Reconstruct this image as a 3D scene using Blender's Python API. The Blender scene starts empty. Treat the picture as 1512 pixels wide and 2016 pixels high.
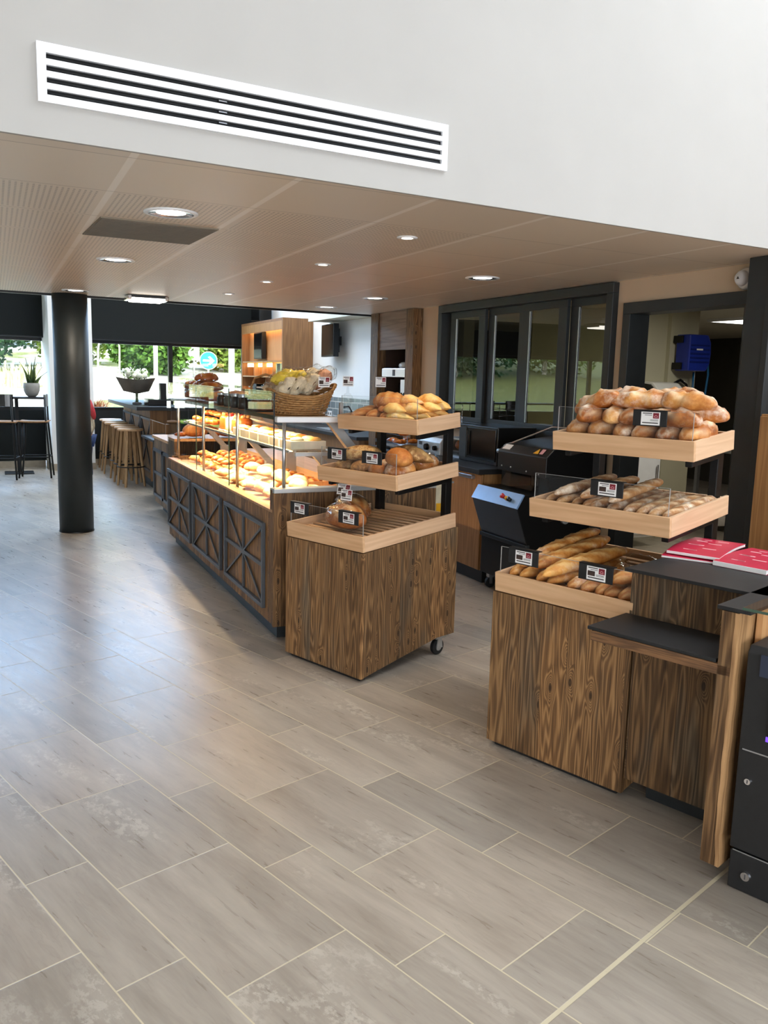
import bpy, math, random
from mathutils import Matrix, Vector, noise
R = math.radians
PI = math.pi
scn = bpy.context.scene
COL = scn.collection
random.seed(7)
H = 1.55
SK = R(5.315)                      # the ceiling edges and the far wall run 5.3 degrees off the counter grid

# ------------------------------------------------------------------ helpers
def lin(c):
    return c / 12.92 if c <= 0.04045 else ((c + 0.055) / 1.055) ** 2.4
def C(r, g, b):
    return (lin(r / 255), lin(g / 255), lin(b / 255), 1.0)

class MB:
    """collects geometry for ONE mesh object"""
    def __init__(s, base=(0, 0, 0)):
        s.v = []; s.f = []; s.cut = {}; s.b = Vector(base)
    def add(s, vs, fs, M=None):
        o = len(s.v)
        s.v += [tuple((M @ Vector(p) if M is not None else Vector(p)) - s.b) for p in vs]
        s.f += [tuple(i + o for i in f) for f in fs]
        return o
    def box(s, x0, x1, y0, y1, z0, z1, M=None):
        vs = [(x0, y0, z0), (x1, y0, z0), (x1, y1, z0), (x0, y1, z0), (x0, y0, z1), (x1, y0, z1), (x1, y1, z1), (x0, y1, z1)]
        s.add(vs, [(0, 3, 2, 1), (4, 5, 6, 7), (0, 1, 5, 4), (1, 2, 6, 5), (2, 3, 7, 6), (3, 0, 4, 7)], M)
        return s
    def hexa(s, bottom, top, M=None):
        s.add(list(bottom) + list(top), [(0, 3, 2, 1), (4, 5, 6, 7), (0, 1, 5, 4), (1, 2, 6, 5), (2, 3, 7, 6), (3, 0, 4, 7)], M)
        return s
    def prism(s, poly, lo, hi, ax='y', M=None):
        def P(a, b, c):
            return (a, c, b) if ax == 'y' else ((c, a, b) if ax == 'x' else (a, b, c))
        n = len(poly)
        vs = [P(a, b, lo) for a, b in poly] + [P(a, b, hi) for a, b in poly]
        fs = [tuple(range(n))[::-1], tuple(range(n, 2 * n))]
        fs += [(i, (i + 1) % n, (i + 1) % n + n, i + n) for i in range(n)]
        s.add(vs, fs, M)
        return s
    def tube(s, pts, r, n=8, closed=False, M=None, cap=True):
        pts = [Vector(p) for p in pts]; m = len(pts)
        rr = r if isinstance(r, (list, tuple)) else [r] * m
        vs = []; up = None
        for i, p in enumerate(pts):
            if closed: t = pts[(i + 1) % m] - pts[i - 1]
            else: t = pts[min(i + 1, m - 1)] - pts[max(i - 1, 0)]
            t.normalize()
            if up is None:
                up = Vector((0, 0, 1)) if abs(t.z) < .9 else Vector((1, 0, 0))
            a = t.cross(up)
            if a.length < 1e-6: a = t.orthogonal()
            a.normalize(); b = a.cross(t).normalized(); up = b
            for k in range(n):
                q = 2 * PI * k / n
                vs.append(p + (a * math.cos(q) + b * math.sin(q)) * rr[i])
        fs = []
        for i in range(m if closed else m - 1):
            for k in range(n):
                j = (i + 1) % m
                fs.append((i * n + k, i * n + (k + 1) % n, j * n + (k + 1) % n, j * n + k))
        if not closed and cap:
            fs.append(tuple(range(n))[::-1]); fs.append(tuple((m - 1) * n + k for k in range(n)))
        s.add(vs, fs, M)
        return s
    def cyl(s, p0, p1, r0, r1=None, n=20, M=None):
        return s.tube([p0, p1], [r0, r0 if r1 is None else r1], n, M=M)
    def lathe(s, prof, n=24, M=None, c=(0, 0, 0), cap=True):
        vs = []; m = len(prof)
        for r, z in prof:
            for k in range(n):
                q = 2 * PI * k / n
                vs.append((c[0] + r * math.cos(q), c[1] + r * math.sin(q), c[2] + z))
        fs = [(i * n + k, i * n + (k + 1) % n, (i + 1) * n + (k + 1) % n, (i + 1) * n + k) for i in range(m - 1) for k in range(n)]
        if cap: fs.append(tuple(range(n))[::-1]); fs.append(tuple((m - 1) * n + k for k in range(n)))
        s.add(vs, fs, M)
        return s
    def ball(s, c, rx, ry=None, rz=None, n=12, M=None):
        ry = rx if ry is None else ry; rz = rx if rz is None else rz
        vs = [(c[0], c[1], c[2] - rz)]
        m = max(4, n // 2)
        for i in range(1, m):
            a = -PI / 2 + PI * i / m
            for k in range(n):
                q = 2 * PI * k / n
                vs.append((c[0] + rx * math.cos(a) * math.cos(q), c[1] + ry * math.cos(a) * math.sin(q), c[2] + rz * math.sin(a)))
        vs.append((c[0], c[1], c[2] + rz))
        fs = [(0, 1 + (k + 1) % n, 1 + k) for k in range(n)]
        for i in range(m - 2):
            for k in range(n):
                a = 1 + i * n
                fs.append((a + k, a + (k + 1) % n, a + n + (k + 1) % n, a + n + k))
        l = len(vs) - 1; a = 1 + (m - 2) * n
        fs += [(a + k, a + (k + 1) % n, l) for k in range(n)]
        s.add(vs, fs, M)
        return s

def build(name, mb, mat, parent=None, M=None, smooth=False, bev=0.0, label=None):
    me = bpy.data.meshes.new(name)
    me.from_pydata(mb.v, [], mb.f)
    me.validate()
    if mb.cut:
        at = me.color_attributes.new('cut', 'FLOAT_COLOR', 'POINT')
        for i, c in mb.cut.items():
            at.data[i].color = (c, c, c, 1)
    if smooth:
        for p in me.polygons: p.use_smooth = True
    me.materials.append(mat)
    o = bpy.data.objects.new(name, me)
    COL.objects.link(o)
    if parent is not None: o.parent = parent
    if M is not None: o.matrix_local = M
    if bev:
        b = o.modifiers.new('bevel', 'BEVEL'); b.width = bev; b.segments = 2; b.limit_method = 'ANGLE'
    if label: o['label'] = label
    return o

def thing(name, label, cat, loc=(0, 0, 0), rz=0.0, group=None):
    o = bpy.data.objects.new(name, None); COL.objects.link(o)
    o.location = loc; o.rotation_euler = (0, 0, rz); o.empty_display_size = .1
    return tag(o, label, cat, group)
def tag(o, label, cat, group=None):
    o['label'] = label; o['category'] = cat
    if group: o['group'] = group
    return o
def struct(name, mb, mat, M=None, smooth=False, bev=0.0, label=None, cat=None):
    o = build(name, mb, mat, None, M, smooth, bev)
    o['kind'] = 'structure'
    o['label'] = label or ('plain ' + name.replace('_', ' ') + ' of the bakery room'); o['category'] = cat or name.split('_')[0]
    return o
def dup(root, loc=None, M=None, label=None, group=None):
    r = root.copy(); COL.objects.link(r)
    if M is not None: r.matrix_local = M
    if loc is not None: r.location = loc
    if label: r['label'] = label
    if group: r['group'] = group
    for ch in root.children:
        c = ch.copy(); COL.objects.link(c); c.parent = r
        for g in ch.children:
            d = g.copy(); COL.objects.link(d); d.parent = c
    return r
ORD = ['first', 'second', 'third', 'fourth', 'fifth', 'sixth', 'seventh', 'eighth', 'ninth', 'tenth', 'eleventh', 'twelfth',
       'thirteenth', 'fourteenth', 'fifteenth', 'sixteenth', 'seventeenth', 'eighteenth', 'nineteenth', 'twentieth']
def T(x, y, z, rz=0, rx=0, ry=0, s=1):
    return Matrix.Translation((x, y, z)) @ Matrix.Rotation(rz, 4, 'Z') @ Matrix.Rotation(ry, 4, 'Y') @ Matrix.Rotation(rx, 4, 'X') @ Matrix.Scale(s, 4)

# ------------------------------------------------------------------ materials
class G:
    def __init__(s, name):
        s.mat = bpy.data.materials.new(name); s.mat.use_nodes = True
        s.nt = s.mat.node_tree; s.nt.nodes.clear()
        s.out = s.nt.nodes.new('ShaderNodeOutputMaterial')
    def set(s, nd, key, v):
        k = nd.inputs[key]
        if isinstance(v, bpy.types.NodeSocket): s.nt.links.new(v, k)
        else: k.default_value = v
    def n(s, typ, props=None, **kw):
        nd = s.nt.nodes.new('ShaderNode' + typ)
        for a, b in (props or {}).items(): setattr(nd, a, b)
        for a, b in kw.items(): s.set(nd, a.replace('_', ' '), b)
        return nd
    def m(s, op, a, b=None, c=None):
        nd = s.nt.nodes.new('ShaderNodeMath'); nd.operation = op
        s.set(nd, 0, a)
        if b is not None: s.set(nd, 1, b)
        if c is not None: s.set(nd, 2, c)
        return nd.outputs[0]
    def obj(s): return s.n('TexCoord').outputs['Object']
    def xyz(s, v):
        nd = s.n('SeparateXYZ'); s.set(nd, 0, v); return nd.outputs[0], nd.outputs[1], nd.outputs[2]
    def vec(s, x, y, z):
        nd = s.n('CombineXYZ'); s.set(nd, 0, x); s.set(nd, 1, y); s.set(nd, 2, z); return nd.outputs[0]
    def noise(s, v, sc=5.0, det=2.0, rough=.5, dist=0.0):
        nd = s.n('TexNoise', None, Scale=sc, Detail=det, Roughness=rough, Distortion=dist)
        if v is not None: s.set(nd, 'Vector', v)
        return nd.outputs[0]
    def rand(s): return s.n('ObjectInfo').outputs['Random']
    def ramp(s, f, stops, interp='LINEAR'):
        nd = s.n('ValToRGB'); cr = nd.color_ramp; cr.interpolation = interp
        while len(cr.elements) < len(stops): cr.elements.new(.5)
        for e, (p, c) in zip(cr.elements, stops): e.position = p; e.color = c
        s.set(nd, 0, f); return nd.outputs[0]
    def mix(s, f, a, b, bt='MIX'):
        nd = s.n('MixRGB', {'blend_type': bt}); s.set(nd, 0, f); s.set(nd, 1, a); s.set(nd, 2, b); return nd.outputs[0]
    def step(s, x, a, b):
        nd = s.n('MapRange', {'interpolation_type': 'SMOOTHSTEP'})
        s.set(nd, 0, x); s.set(nd, 1, a); s.set(nd, 2, b); return nd.outputs[0]
    def bump(s, h, strength=.3, dist=.01):
        nd = s.n('Bump', None, Strength=strength, Distance=dist); s.set(nd, 'Height', h); return nd.outputs[0]
    def done(s, color, rough=.5, metal=0.0, normal=None, spec=.5, emit=None, estr=0.0, coat=0.0):
        b = s.n('BsdfPrincipled')
        s.set(b, 'Base Color', color); s.set(b, 'Roughness', rough); s.set(b, 'Metallic', metal)
        s.set(b, 'Specular IOR Level', spec)
        if coat: s.set(b, 'Coat Weight', coat)
        if normal is not None: s.set(b, 'Normal', normal)
        if emit is not None: s.set(b, 'Emission Color', emit); s.set(b, 'Emission Strength', estr)
        s.nt.links.new(b.outputs[0], s.out.inputs[0])
        return s.mat

def plain(name, col, rough=.5, metal=0.0, var=.08, sc=14.0, spec=.5, bump=0.0):
    g = G(name); f = g.noise(g.obj(), sc, 3.0, .55)
    lo = tuple(max(0, c * (1 - var)) for c in col[:3]) + (1,); hi = tuple(min(1, c * (1 + var)) for c in col[:3]) + (1,)
    c = g.ramp(f, [(.3, lo), (.7, hi)])
    nm = g.bump(g.noise(g.obj(), sc * 8, 2.0), bump, .004) if bump else None
    return g.done(c, rough, metal, nm, spec)
def glow(name, col, strength):
    g = G(name); e = g.n('Emission', None, Color=col, Strength=strength)
    g.nt.links.new(e.outputs[0], g.out.inputs[0]); return g.mat
def clear(name, tint=(.96, .98, .97, 1), ior=1.45, rough=0.0, gain=1.0):
    g = G(name)
    t = g.n('BsdfTransparent', None, Color=tint); gl = g.n('BsdfGlossy', None, Color=(1, 1, 1, 1), Roughness=rough)
    geo = g.n('NewGeometry')
    fr = g.n('Fresnel', None, IOR=ior)
    # same reflectance from both faces of the sheet
    f = g.m('MINIMUM', g.m('MULTIPLY', g.m('MULTIPLY', fr.outputs[0], g.m('SUBTRACT', 1.0, geo.outputs['Backfacing'])), gain), 1.0)
    mx = g.n('MixShader'); g.set(mx, 0, f)
    g.nt.links.new(t.outputs[0], mx.inputs[1]); g.nt.links.new(gl.outputs[0], mx.inputs[2])
    g.nt.links.new(mx.outputs[0], g.out.inputs[0]); return g.mat

def finewood(name, c0, c1, axis='y', sc=1.0, rough=.45, contrast=1.0):
    g = G(name); x, y, z = g.xyz(g.obj()); r = g.m('MULTIPLY', g.rand(), 9.0)
    st = {'x': (.7, 12, 12), 'y': (12, .7, 12), 'z': (12, 12, .7)}[axis]
    v = g.vec(g.m('ADD', g.m('MULTIPLY', x, st[0] * sc), r), g.m('MULTIPLY', y, st[1] * sc), g.m('ADD', g.m('MULTIPLY', z, st[2] * sc), r))
    h = g.noise(v, 1.0, 2.0, .5)
    gr = g.m('MULTIPLY_ADD', g.m('SINE', g.m('MULTIPLY', h, 46.0)), .5, .5)
    fb = g.noise(v, 9.0, 2.0, .6)
    f = g.m('ADD', g.m('MULTIPLY', gr, .45 * contrast), g.m('MULTIPLY', fb, .55))
    c = g.ramp(f, [(.15, c0), (.85, c1)])
    return g.done(c, rough, 0, g.bump(fb, .05, .002))

def reclaimed(name, width=.13, dark=1.0, gw=.011):
    """old softwood boards, grain along z, boards side by side along x+y"""
    g = G(name); x, y, z = g.xyz(g.obj())
    rr = g.m('MULTIPLY', g.rand(), 17.3)
    p = g.m('ADD', x, y)
    pw = g.m('ADD', p, g.m('MULTIPLY', g.m('SINE', g.m('ADD', g.m('MULTIPLY', p, 21.0), rr)), .018))
    q = g.m('DIVIDE', pw, width); idx = g.m('FLOOR', q); fr = g.m('SUBTRACT', q, idx)
    wn = g.n('TexWhiteNoise', {'noise_dimensions': '1D'}); g.set(wn, 'W', g.m('ADD', idx, rr)); rnd = wn.outputs[0]
    off = g.m('MULTIPLY', rnd, 23.0)
    u = g.m('ADD', g.m('MULTIPLY', p, 13.0), off)
    w = g.m('ADD', g.m('MULTIPLY', z, .95), off)
    h = g.noise(g.vec(u, off, w), 1.0, 2.0, .45)
    vor = g.n('TexVoronoi', {'voronoi_dimensions': '2D'}, Scale=1.0, Randomness=1.0)
    g.set(vor, 'Vector', g.vec(g.m('ADD', g.m('MULTIPLY', p, 11.0), off), g.m('MULTIPLY_ADD', z, 4.2, off), 0.0))
    d = vor.outputs['Distance']
    sel = g.m('GREATER_THAN', g.n('SeparateColor', None, Color=vor.outputs['Color']).outputs[0], .62)
    kn = g.m('MULTIPLY', g.m('POWER', 2.718, g.m('MULTIPLY', g.m('MULTIPLY', d, d), -26.0)), sel)
    hh = g.m('ADD', h, g.m('MULTIPLY', kn, .36))
    ring = g.m('MULTIPLY_ADD', g.m('SINE', g.m('MULTIPLY', hh, 100.0)), .5, .5)
    ring = g.m('POWER', ring, 1.6)
    fib = g.noise(g.vec(g.m('MULTIPLY', p, 160.0), off, g.m('MULTIPLY', z, 4.0)), 1.0, 2.0, .6)
    wea = g.noise(g.vec(g.m('MULTIPLY', p, 6.0), off, g.m('MULTIPLY', z, 1.1)), 1.0, 3.0, .6)
    core = g.m('MULTIPLY', g.step(kn, .78, .94), .85)
    f = g.m('ADD', g.m('MULTIPLY', ring, .34), g.m('MULTIPLY', fib, .66))
    col = g.ramp(f, [(.13, C(64, 45, 29)), (.38, C(113, 84, 55)), (.64, C(150, 115, 77)), (.92, C(184, 147, 103))])
    tone = g.ramp(rnd, [(0, (.62, .6, .58, 1)), (.5, (.95, .93, .9, 1)), (1, (1.2, 1.12, 1.02, 1))])
    col = g.mix(1.0, col, tone, 'MULTIPLY')
    grey = g.mix(1.0, g.ramp(f, [(.15, C(50, 42, 34)), (.85, C(146, 126, 102))]), tone, 'MULTIPLY')
    col = g.mix(g.step(wea, .5, .72), col, grey)
    col = g.mix(core, col, C(48, 34, 24))
    gap = g.m('MINIMUM', fr, g.m('SUBTRACT', 1.0, fr))
    col = g.mix(g.m('SUBTRACT', 1.0, g.step(gap, gw * .3, gw)), col, C(74, 53, 35))
    if dark != 1.0: col = g.mix(1.0, col, (dark, dark, dark, 1), 'MULTIPLY')
    return g.done(col, g.m('MULTIPLY_ADD', f, .2, .5), 0, g.bump(g.m('ADD', f, g.m('MULTIPLY', gap, .3)), .35, .004), .3)

def floor_mat():
    g = G('stone_look_tiles'); th = R(18.78)
    x, y, z = g.xyz(g.n('NewGeometry').outputs['Position'])
    e1 = g.m('ADD', g.m('MULTIPLY', x, -math.sin(th)), g.m('MULTIPLY', y, math.cos(th)))
    e2 = g.m('ADD', g.m('MULTIPLY', x, math.cos(th)), g.m('MULTIPLY', y, math.sin(th)))
    v = g.m('DIVIDE', g.m('SUBTRACT', e2, .85), .5955); k = g.m('FLOOR', v); fr = g.m('SUBTRACT', v, k)
    nar = g.m('LESS_THAN', fr, 1 / 3)
    uo = g.m('ADD', g.m('MULTIPLY', k, .2), g.m('SUBTRACT', .43, g.m('MULTIPLY', nar, .4)))
    uu = g.m('DIVIDE', g.m('SUBTRACT', e1, uo), .6); j = g.m('FLOOR', uu); fu = g.m('SUBTRACT', uu, j)
    du = g.m('MULTIPLY', g.m('MINIMUM', fu, g.m('SUBTRACT', 1.0, fu)), .6)
    dv = g.m('MULTIPLY', g.m('MINIMUM', g.m('ABSOLUTE', g.m('SUBTRACT', fr, 1 / 3)), g.m('MINIMUM', fr, g.m('SUBTRACT', 1.0, fr))), .5955)
    dj = g.m('SUBTRACT', g.m('ABSOLUTE', g.m('SUBTRACT', e1, 1.041)), .004)
    de = g.m('MINIMUM', g.m('MINIMUM', du, dv), dj)
    grout = g.m('SUBTRACT', 1.0, g.step(de, .0015, .003))
    tid = g.vec(g.m('MULTIPLY_ADD', k, 2.0, nar), j, 0.0)
    wn = g.n('TexWhiteNoise', {'noise_dimensions': '3D'}); g.set(wn, 'Vector', tid)
    r1 = wn.outputs[0]; ro = g.m('MULTIPLY', r1, 37.0)
    st = g.vec(g.m('ADD', g.m('MULTIPLY', e1, 1.7), ro), g.m('ADD', g.m('MULTIPLY', e2, 9.0), ro), ro)
    s1 = g.noise(st, 1.0, 4.0, .6, .4)
    s2 = g.noise(g.vec(g.m('MULTIPLY_ADD', e1, 5.0, ro), g.m('MULTIPLY_ADD', e2, 42.0, ro), ro), 1.0, 3.0, .65)
    pt = g.noise(g.vec(g.m('MULTIPLY_ADD', e1, 28.0, ro), g.m('MULTIPLY_ADD', e2, 40.0, ro), ro), 1.0, 4.0, .7)
    pm = g.m('MULTIPLY', g.step(g.noise(g.vec(g.m('MULTIPLY_ADD', e1, 1.4, ro), g.m('MULTIPLY_ADD', e2, 5.0, ro), ro), 1.0, 2.0), .56, .66), g.step(pt, .47, .6))
    f = g.m('ADD', g.m('MULTIPLY', s1, .68), g.m('MULTIPLY', s2, .32))
    col = g.ramp(f, [(.3, C(148, 137, 124)), (.46, C(168, 157, 144)), (.62, C(182, 171, 157)), (.78, C(196, 186, 172))])
    col = g.mix(g.m('MULTIPLY', pm, .6), col, C(206, 197, 183))
    vein = g.step(g.m('ABSOLUTE', g.m('SUBTRACT', s1, .5)), .0, .012)
    col = g.mix(g.m('MULTIPLY', g.m('SUBTRACT', 1.0, vein), .1), col, C(118, 106, 94))
    tone = g.ramp(r1, [(0, (.86, .87, .88, 1)), (1, (1.06, 1.04, 1.02, 1))])
    col = g.mix(1.0, col, tone, 'MULTIPLY')
    col = g.mix(grout, col, C(206, 194, 166))
    ht = g.m('MULTIPLY_ADD', f, .2, g.m('MULTIPLY', g.step(de, .001, .004), 1.0))
    return g.done(col, g.m('MULTIPLY_ADD', s2, .16, .22), 0, g.bump(ht, .25, .0025), .5)

def ceil_mat():
    g = G('metal_ceiling_panels'); x, y, z = g.xyz(g.n('NewGeometry').outputs['Position'])
    a = g.m('DIVIDE', g.m('SUBTRACT', x, .45), .5785); ka = g.m('FLOOR', a); fa = g.m('SUBTRACT', a, ka)
    b = g.m('DIVIDE', g.m('SUBTRACT', y, g.m('MULTIPLY_ADD', x, .047, 3.585)), .585); kb = g.m('FLOOR', b); fb = g.m('SUBTRACT', b, kb)
    da = g.m('MULTIPLY', g.m('MINIMUM', fa, g.m('SUBTRACT', 1.0, fa)), .5785)
    db = g.m('MULTIPLY', g.m('MINIMUM', fb, g.m('SUBTRACT', 1.0, fb)), .585)
    rail = g.m('SUBTRACT', 1.0, g.step(da, .012, .015))
    join = g.m('SUBTRACT', 1.0, g.step(db, .0015, .004))
    wn = g.n('TexWhiteNoise', {'noise_dimensions': '3D'}); g.set(wn, 'Vector', g.vec(ka, kb, 3.0)); r = wn.outputs[0]
    slot = g.m('MULTIPLY', g.step(g.m('SINE', g.m('MULTIPLY', x, 2 * PI / .021)), .1, .5), g.step(g.m('SINE', g.m('MULTIPLY', y, 2 * PI / .034)), -.75, -.45))
    edge = g.m('MULTIPLY', g.step(da, .03, .032), g.step(db, .022, .024))
    perf = g.m('MULTIPLY', g.m('MULTIPLY', slot, edge), g.m('MULTIPLY', g.m('LESS_THAN', x, 2.2), g.m('GREATER_THAN', b, 0.0)))
    base = g.mix(r, C(222, 208, 190), C(227, 214, 196))
    base = g.mix(g.m('MULTIPLY', g.noise(g.n('NewGeometry').outputs['Position'], 2.5, 3.0), .15), base, C(212, 196, 176))
    col = g.mix(g.m('MULTIPLY', perf, .55), base, C(142, 128, 114))
    col = g.mix(rail, col, C(243, 234, 222))
    col = g.mix(g.m('MULTIPLY', join, .6), col, C(120, 100, 84))
    return g.done(col, .42, 0, g.bump(g.m('SUBTRACT', 1.0, join), .15, .002), .4)

def crust(name, stops, cut=C(226, 190, 130), flour=0.0, sc=1.0, rough=.6):
    g = G(name); r = g.rand(); v = g.vec(*[g.m('MULTIPLY_ADD', r, 13.0, c) for c in g.xyz(g.obj())])
    a = g.noise(v, 14.0 * sc, 4.0, .6); b = g.noise(v, 90.0 * sc, 2.0, .5)
    f = g.m('ADD', g.m('ADD', g.m('MULTIPLY', a, .8), g.m('MULTIPLY', b, .2)), g.m('MULTIPLY_ADD', r, .16, -.08))
    col = g.ramp(f, stops)
    at = g.n('Attribute', {'attribute_name': 'cut'})
    cf = g.m('MULTIPLY', at.outputs['Fac'], g.m('MULTIPLY_ADD', b, .5, .55))
    col = g.mix(g.m('MINIMUM', cf, .9), col, cut)
    if flour:
        fl = g.m('MULTIPLY', g.step(g.noise(v, 9.0 * sc, 5.0, .7), .58 - flour * .16, .74 - flour * .1), min(1, .5 + flour * .4))
        col = g.mix(fl, col, C(238, 226, 208))
    hgt = g.m('ADD', a, g.m('MULTIPLY', b, .5))
    return g.done(col, rough, 0, g.bump(hgt, .35, .006), .35)

def leafmat(name, c0, c1):
    g = G(name); f = g.noise(g.obj(), 6.0, 3.0)
    c = g.ramp(f, [(.3, c0), (.7, c1)]); return g.done(c, .6, 0, None, .3)

M = {}
M['floor'] = floor_mat(); M['ceil'] = ceil_mat()
M['wood'] = reclaimed('reclaimed_boards'); M['woodp'] = reclaimed('narrow_reclaimed_boards', .075, 1.12, .05)
M['woodd'] = reclaimed('reclaimed_boards_wide', .21, .78)
M['beech'] = finewood('pale_beech', C(202, 158, 116), C(221, 180, 138), 'y')
M['beechx'] = finewood('pale_beech_side', C(204, 164, 128), C(221, 184, 148), 'x')
M['oak'] = finewood('oak_veneer', C(150, 106, 62), C(180, 134, 84), 'z', 1.0, .5)
M['oakend'] = finewood('dark_oak_veneer', C(118, 80, 46), C(146, 104, 62), 'z', 1.0, .5)
M['maple'] = finewood('honey_veneer', C(190, 138, 90), C(206, 156, 106), 'z', 1.0, .5)
M['larch'] = finewood('sawn_board', C(134, 98, 62), C(188, 146, 100), 'z', 1.3, .6)
M['stoolwood'] = finewood('stool_oak', C(152, 116, 78), C(190, 152, 108), 'z', 1.3, .55)
M['rail'] = finewood('edge_board', C(76, 52, 32), C(132, 94, 60), 'y', 3.0, .6)
M['black'] = plain('black_satin_metal', C(13, 13, 14), .36, 0, .1, 14, .35)
M['blackm'] = plain('matt_black_laminate', C(30, 30, 31), .5, 0, .12, 40, .4)
M['blackg'] = plain('gloss_black_plastic', C(8, 8, 9), .16, 0, .1)
M['anth'] = plain('anthracite_paint', C(36, 40, 42), .5, 0, .08)
M['iron'] = plain('dark_grey_steel_frame', C(70, 73, 78), .42, .3, .1)
M['column'] = plain('dark_column_paint', C(38, 44, 45), .48, 0, .06)
M['blind'] = plain('black_blind_fabric', C(30, 33, 33), .85, 0, .06, 60, .2)
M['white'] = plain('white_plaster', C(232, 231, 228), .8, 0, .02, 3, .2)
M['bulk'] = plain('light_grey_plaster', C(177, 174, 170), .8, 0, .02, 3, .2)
M['cream'] = plain('cream_plaster', C(206, 184, 156), .8, 0, .03, 3, .2)
M['beigebase'] = plain('beige_skirting_tile', C(158, 146, 128), .45, 0, .1)
M['alu'] = plain('white_aluminium', C(244, 246, 250), .4, 0, .02)
M['steel'] = plain('brushed_steel', C(190, 192, 196), .3, .9, .06)
M['zinc'] = plain('zinc_plate', C(176, 178, 178), .4, .6, .08)
M['chrome'] = plain('chrome', C(225, 225, 228), .12, 1.0, .03)
M['rubber'] = plain('black_rubber', C(22, 22, 23), .7, 0, .1)
M['void'] = plain('dark_duct', C(12, 12, 13), .9, 0, .1)
M['vent'] = plain('greige_grille', C(128, 118, 102), .6, 0, .06)
M['paper'] = plain('white_card', C(236, 234, 232), .6, 0, .03)
M['ink'] = plain('grey_print', C(70, 66, 66), .7, 0, .1)
M['photo'] = plain('dark_photo_print', C(58, 40, 34), .5, 0, .5, 90)
M['logo'] = plain('burgundy_print', C(120, 24, 40), .5, 0, .1)
M['pink'] = plain('pale_pink_print', C(232, 170, 176), .6, 0, .05)
M['redcover'] = plain('crimson_paper', C(186, 28, 62), .42, 0, .06)
M['yellow'] = plain('yellow_sticker', C(240, 180, 20), .5, 0, .05)
M['red'] = plain('red_plastic', C(200, 36, 36), .35, 0, .05)
M['blue'] = plain('blue_plastic', C(26, 48, 150), .4, 0, .08)
M['bluehose'] = plain('blue_hose_rubber', C(20, 92, 140), .4, 0, .08)
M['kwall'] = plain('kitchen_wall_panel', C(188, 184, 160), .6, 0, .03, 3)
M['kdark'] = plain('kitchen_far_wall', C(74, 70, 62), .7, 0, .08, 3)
M['tilegrey'] = None
M['glass'] = clear('window_glass', (.93, .95, .94, 1), 1.5)
M['glassk'] = clear('tinted_partition_glass', (.56, .56, .47, 1), 1.52, 0, 1.5)
M['glasscase'] = clear('display_glass', (.97, .985, .975, 1), 1.45)
M['plexi'] = clear('acrylic_guard', (.96, .965, .96, 1), 1.42)
M['trayfloor'] = plain('tray_floor_slat_shade', C(52, 36, 24), .7, 0, .1)  # dark colour stands in for the shade between the slats
M['acredge'] = plain('frosted_acrylic_edge', C(150, 150, 146), .3, 0, .05)
M['glassedge'] = plain('green_glass_edge', C(62, 84, 70), .2, 0, .1)
M['cello'] = clear('cellophane', (.95, .95, .94, 1), 1.45, .1, .9)
M['warm'] = glow('warm_led', (1, .62, .26, 1), 14)
M['halo'] = glow('halogen_bulb', (1, .86, .62, 1), 30)
M['cfl'] = glow('white_lamp', (1, .95, .85, 1), 9)
M['panelglow'] = glow('kitchen_panel_light', (1, .97, .9, 1), 5)
M['bluelit'] = glow('blue_display', (.25, .1, 1, 1), 1.2)
M['wicker'] = finewood('wicker_cane', C(142, 98, 52), C(198, 152, 96), 'x', 2.0, .55)
M['bag'] = crust('baguette_crust', [(.25, C(140, 76, 24)), (.45, C(192, 118, 46)), (.6, C(214, 146, 68)), (.8, C(232, 180, 104))], C(242, 206, 140), .08)
M['trad'] = crust('floury_baguette_crust', [(.25, C(112, 68, 34)), (.5, C(166, 112, 62)), (.75, C(206, 158, 102))], C(230, 206, 168), .6)
M['rustic'] = crust('rustic_loaf_crust', [(.25, C(106, 54, 18)), (.45, C(172, 98, 38)), (.62, C(208, 142, 72)), (.8, C(232, 186, 122))], C(240, 218, 180), .55, .8)
M['brown'] = crust('brown_loaf_crust', [(.25, C(120, 62, 24)), (.5, C(176, 104, 46)), (.75, C(212, 146, 76))], C(232, 196, 134), .15)
M['gold'] = crust('golden_roll_crust', [(.3, C(200, 126, 58)), (.45, C(226, 166, 86)), (.65, C(240, 206, 128))], C(248, 226, 160), .3)
M['seed'] = crust('seeded_loaf_crust', [(.3, C(112, 74, 38)), (.48, C(170, 122, 70)), (.56, C(214, 176, 120)), (.7, C(150, 104, 58))], C(200, 160, 100), 0, 2.4)
M['pale'] = crust('pale_roll_crust', [(.25, C(206, 146, 78)), (.5, C(236, 192, 122)), (.75, C(248, 220, 164))], C(250, 236, 200), .4)
M['brioche'] = crust('glazed_brioche_crust', [(.25, C(122, 54, 16)), (.5, C(186, 96, 34)), (.75, C(224, 140, 60))], C(240, 180, 96), 0, 1.0, .3)
M['choc'] = plain('chocolate_cake', C(72, 36, 22), .5, 0, .3, 30)
M['cake'] = plain('cream_cake', C(244, 226, 178), .5, 0, .12, 30)
M['box'] = plain('frosted_pastry_box', C(214, 200, 176), .35, 0, .08)
M['snack'] = plain('yellow_snack', C(240, 206, 70), .5, 0, .25, 30)
M['mering'] = plain('pale_biscuit', C(232, 214, 184), .6, 0, .2, 40)
M['rose'] = plain('pink_biscuit', C(220, 160, 130), .6, 0, .25, 40)
M['china'] = plain('white_china', C(238, 238, 236), .2, 0, .02)
M['pot'] = plain('grey_clay_pot', C(150, 148, 142), .7, 0, .08)
M['leafd'] = leafmat('snake_plant_leaf', C(30, 52, 26), C(98, 116, 56))
M['leaf'] = leafmat('garden_leaf', C(46, 86, 22), C(100, 134, 50))
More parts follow.
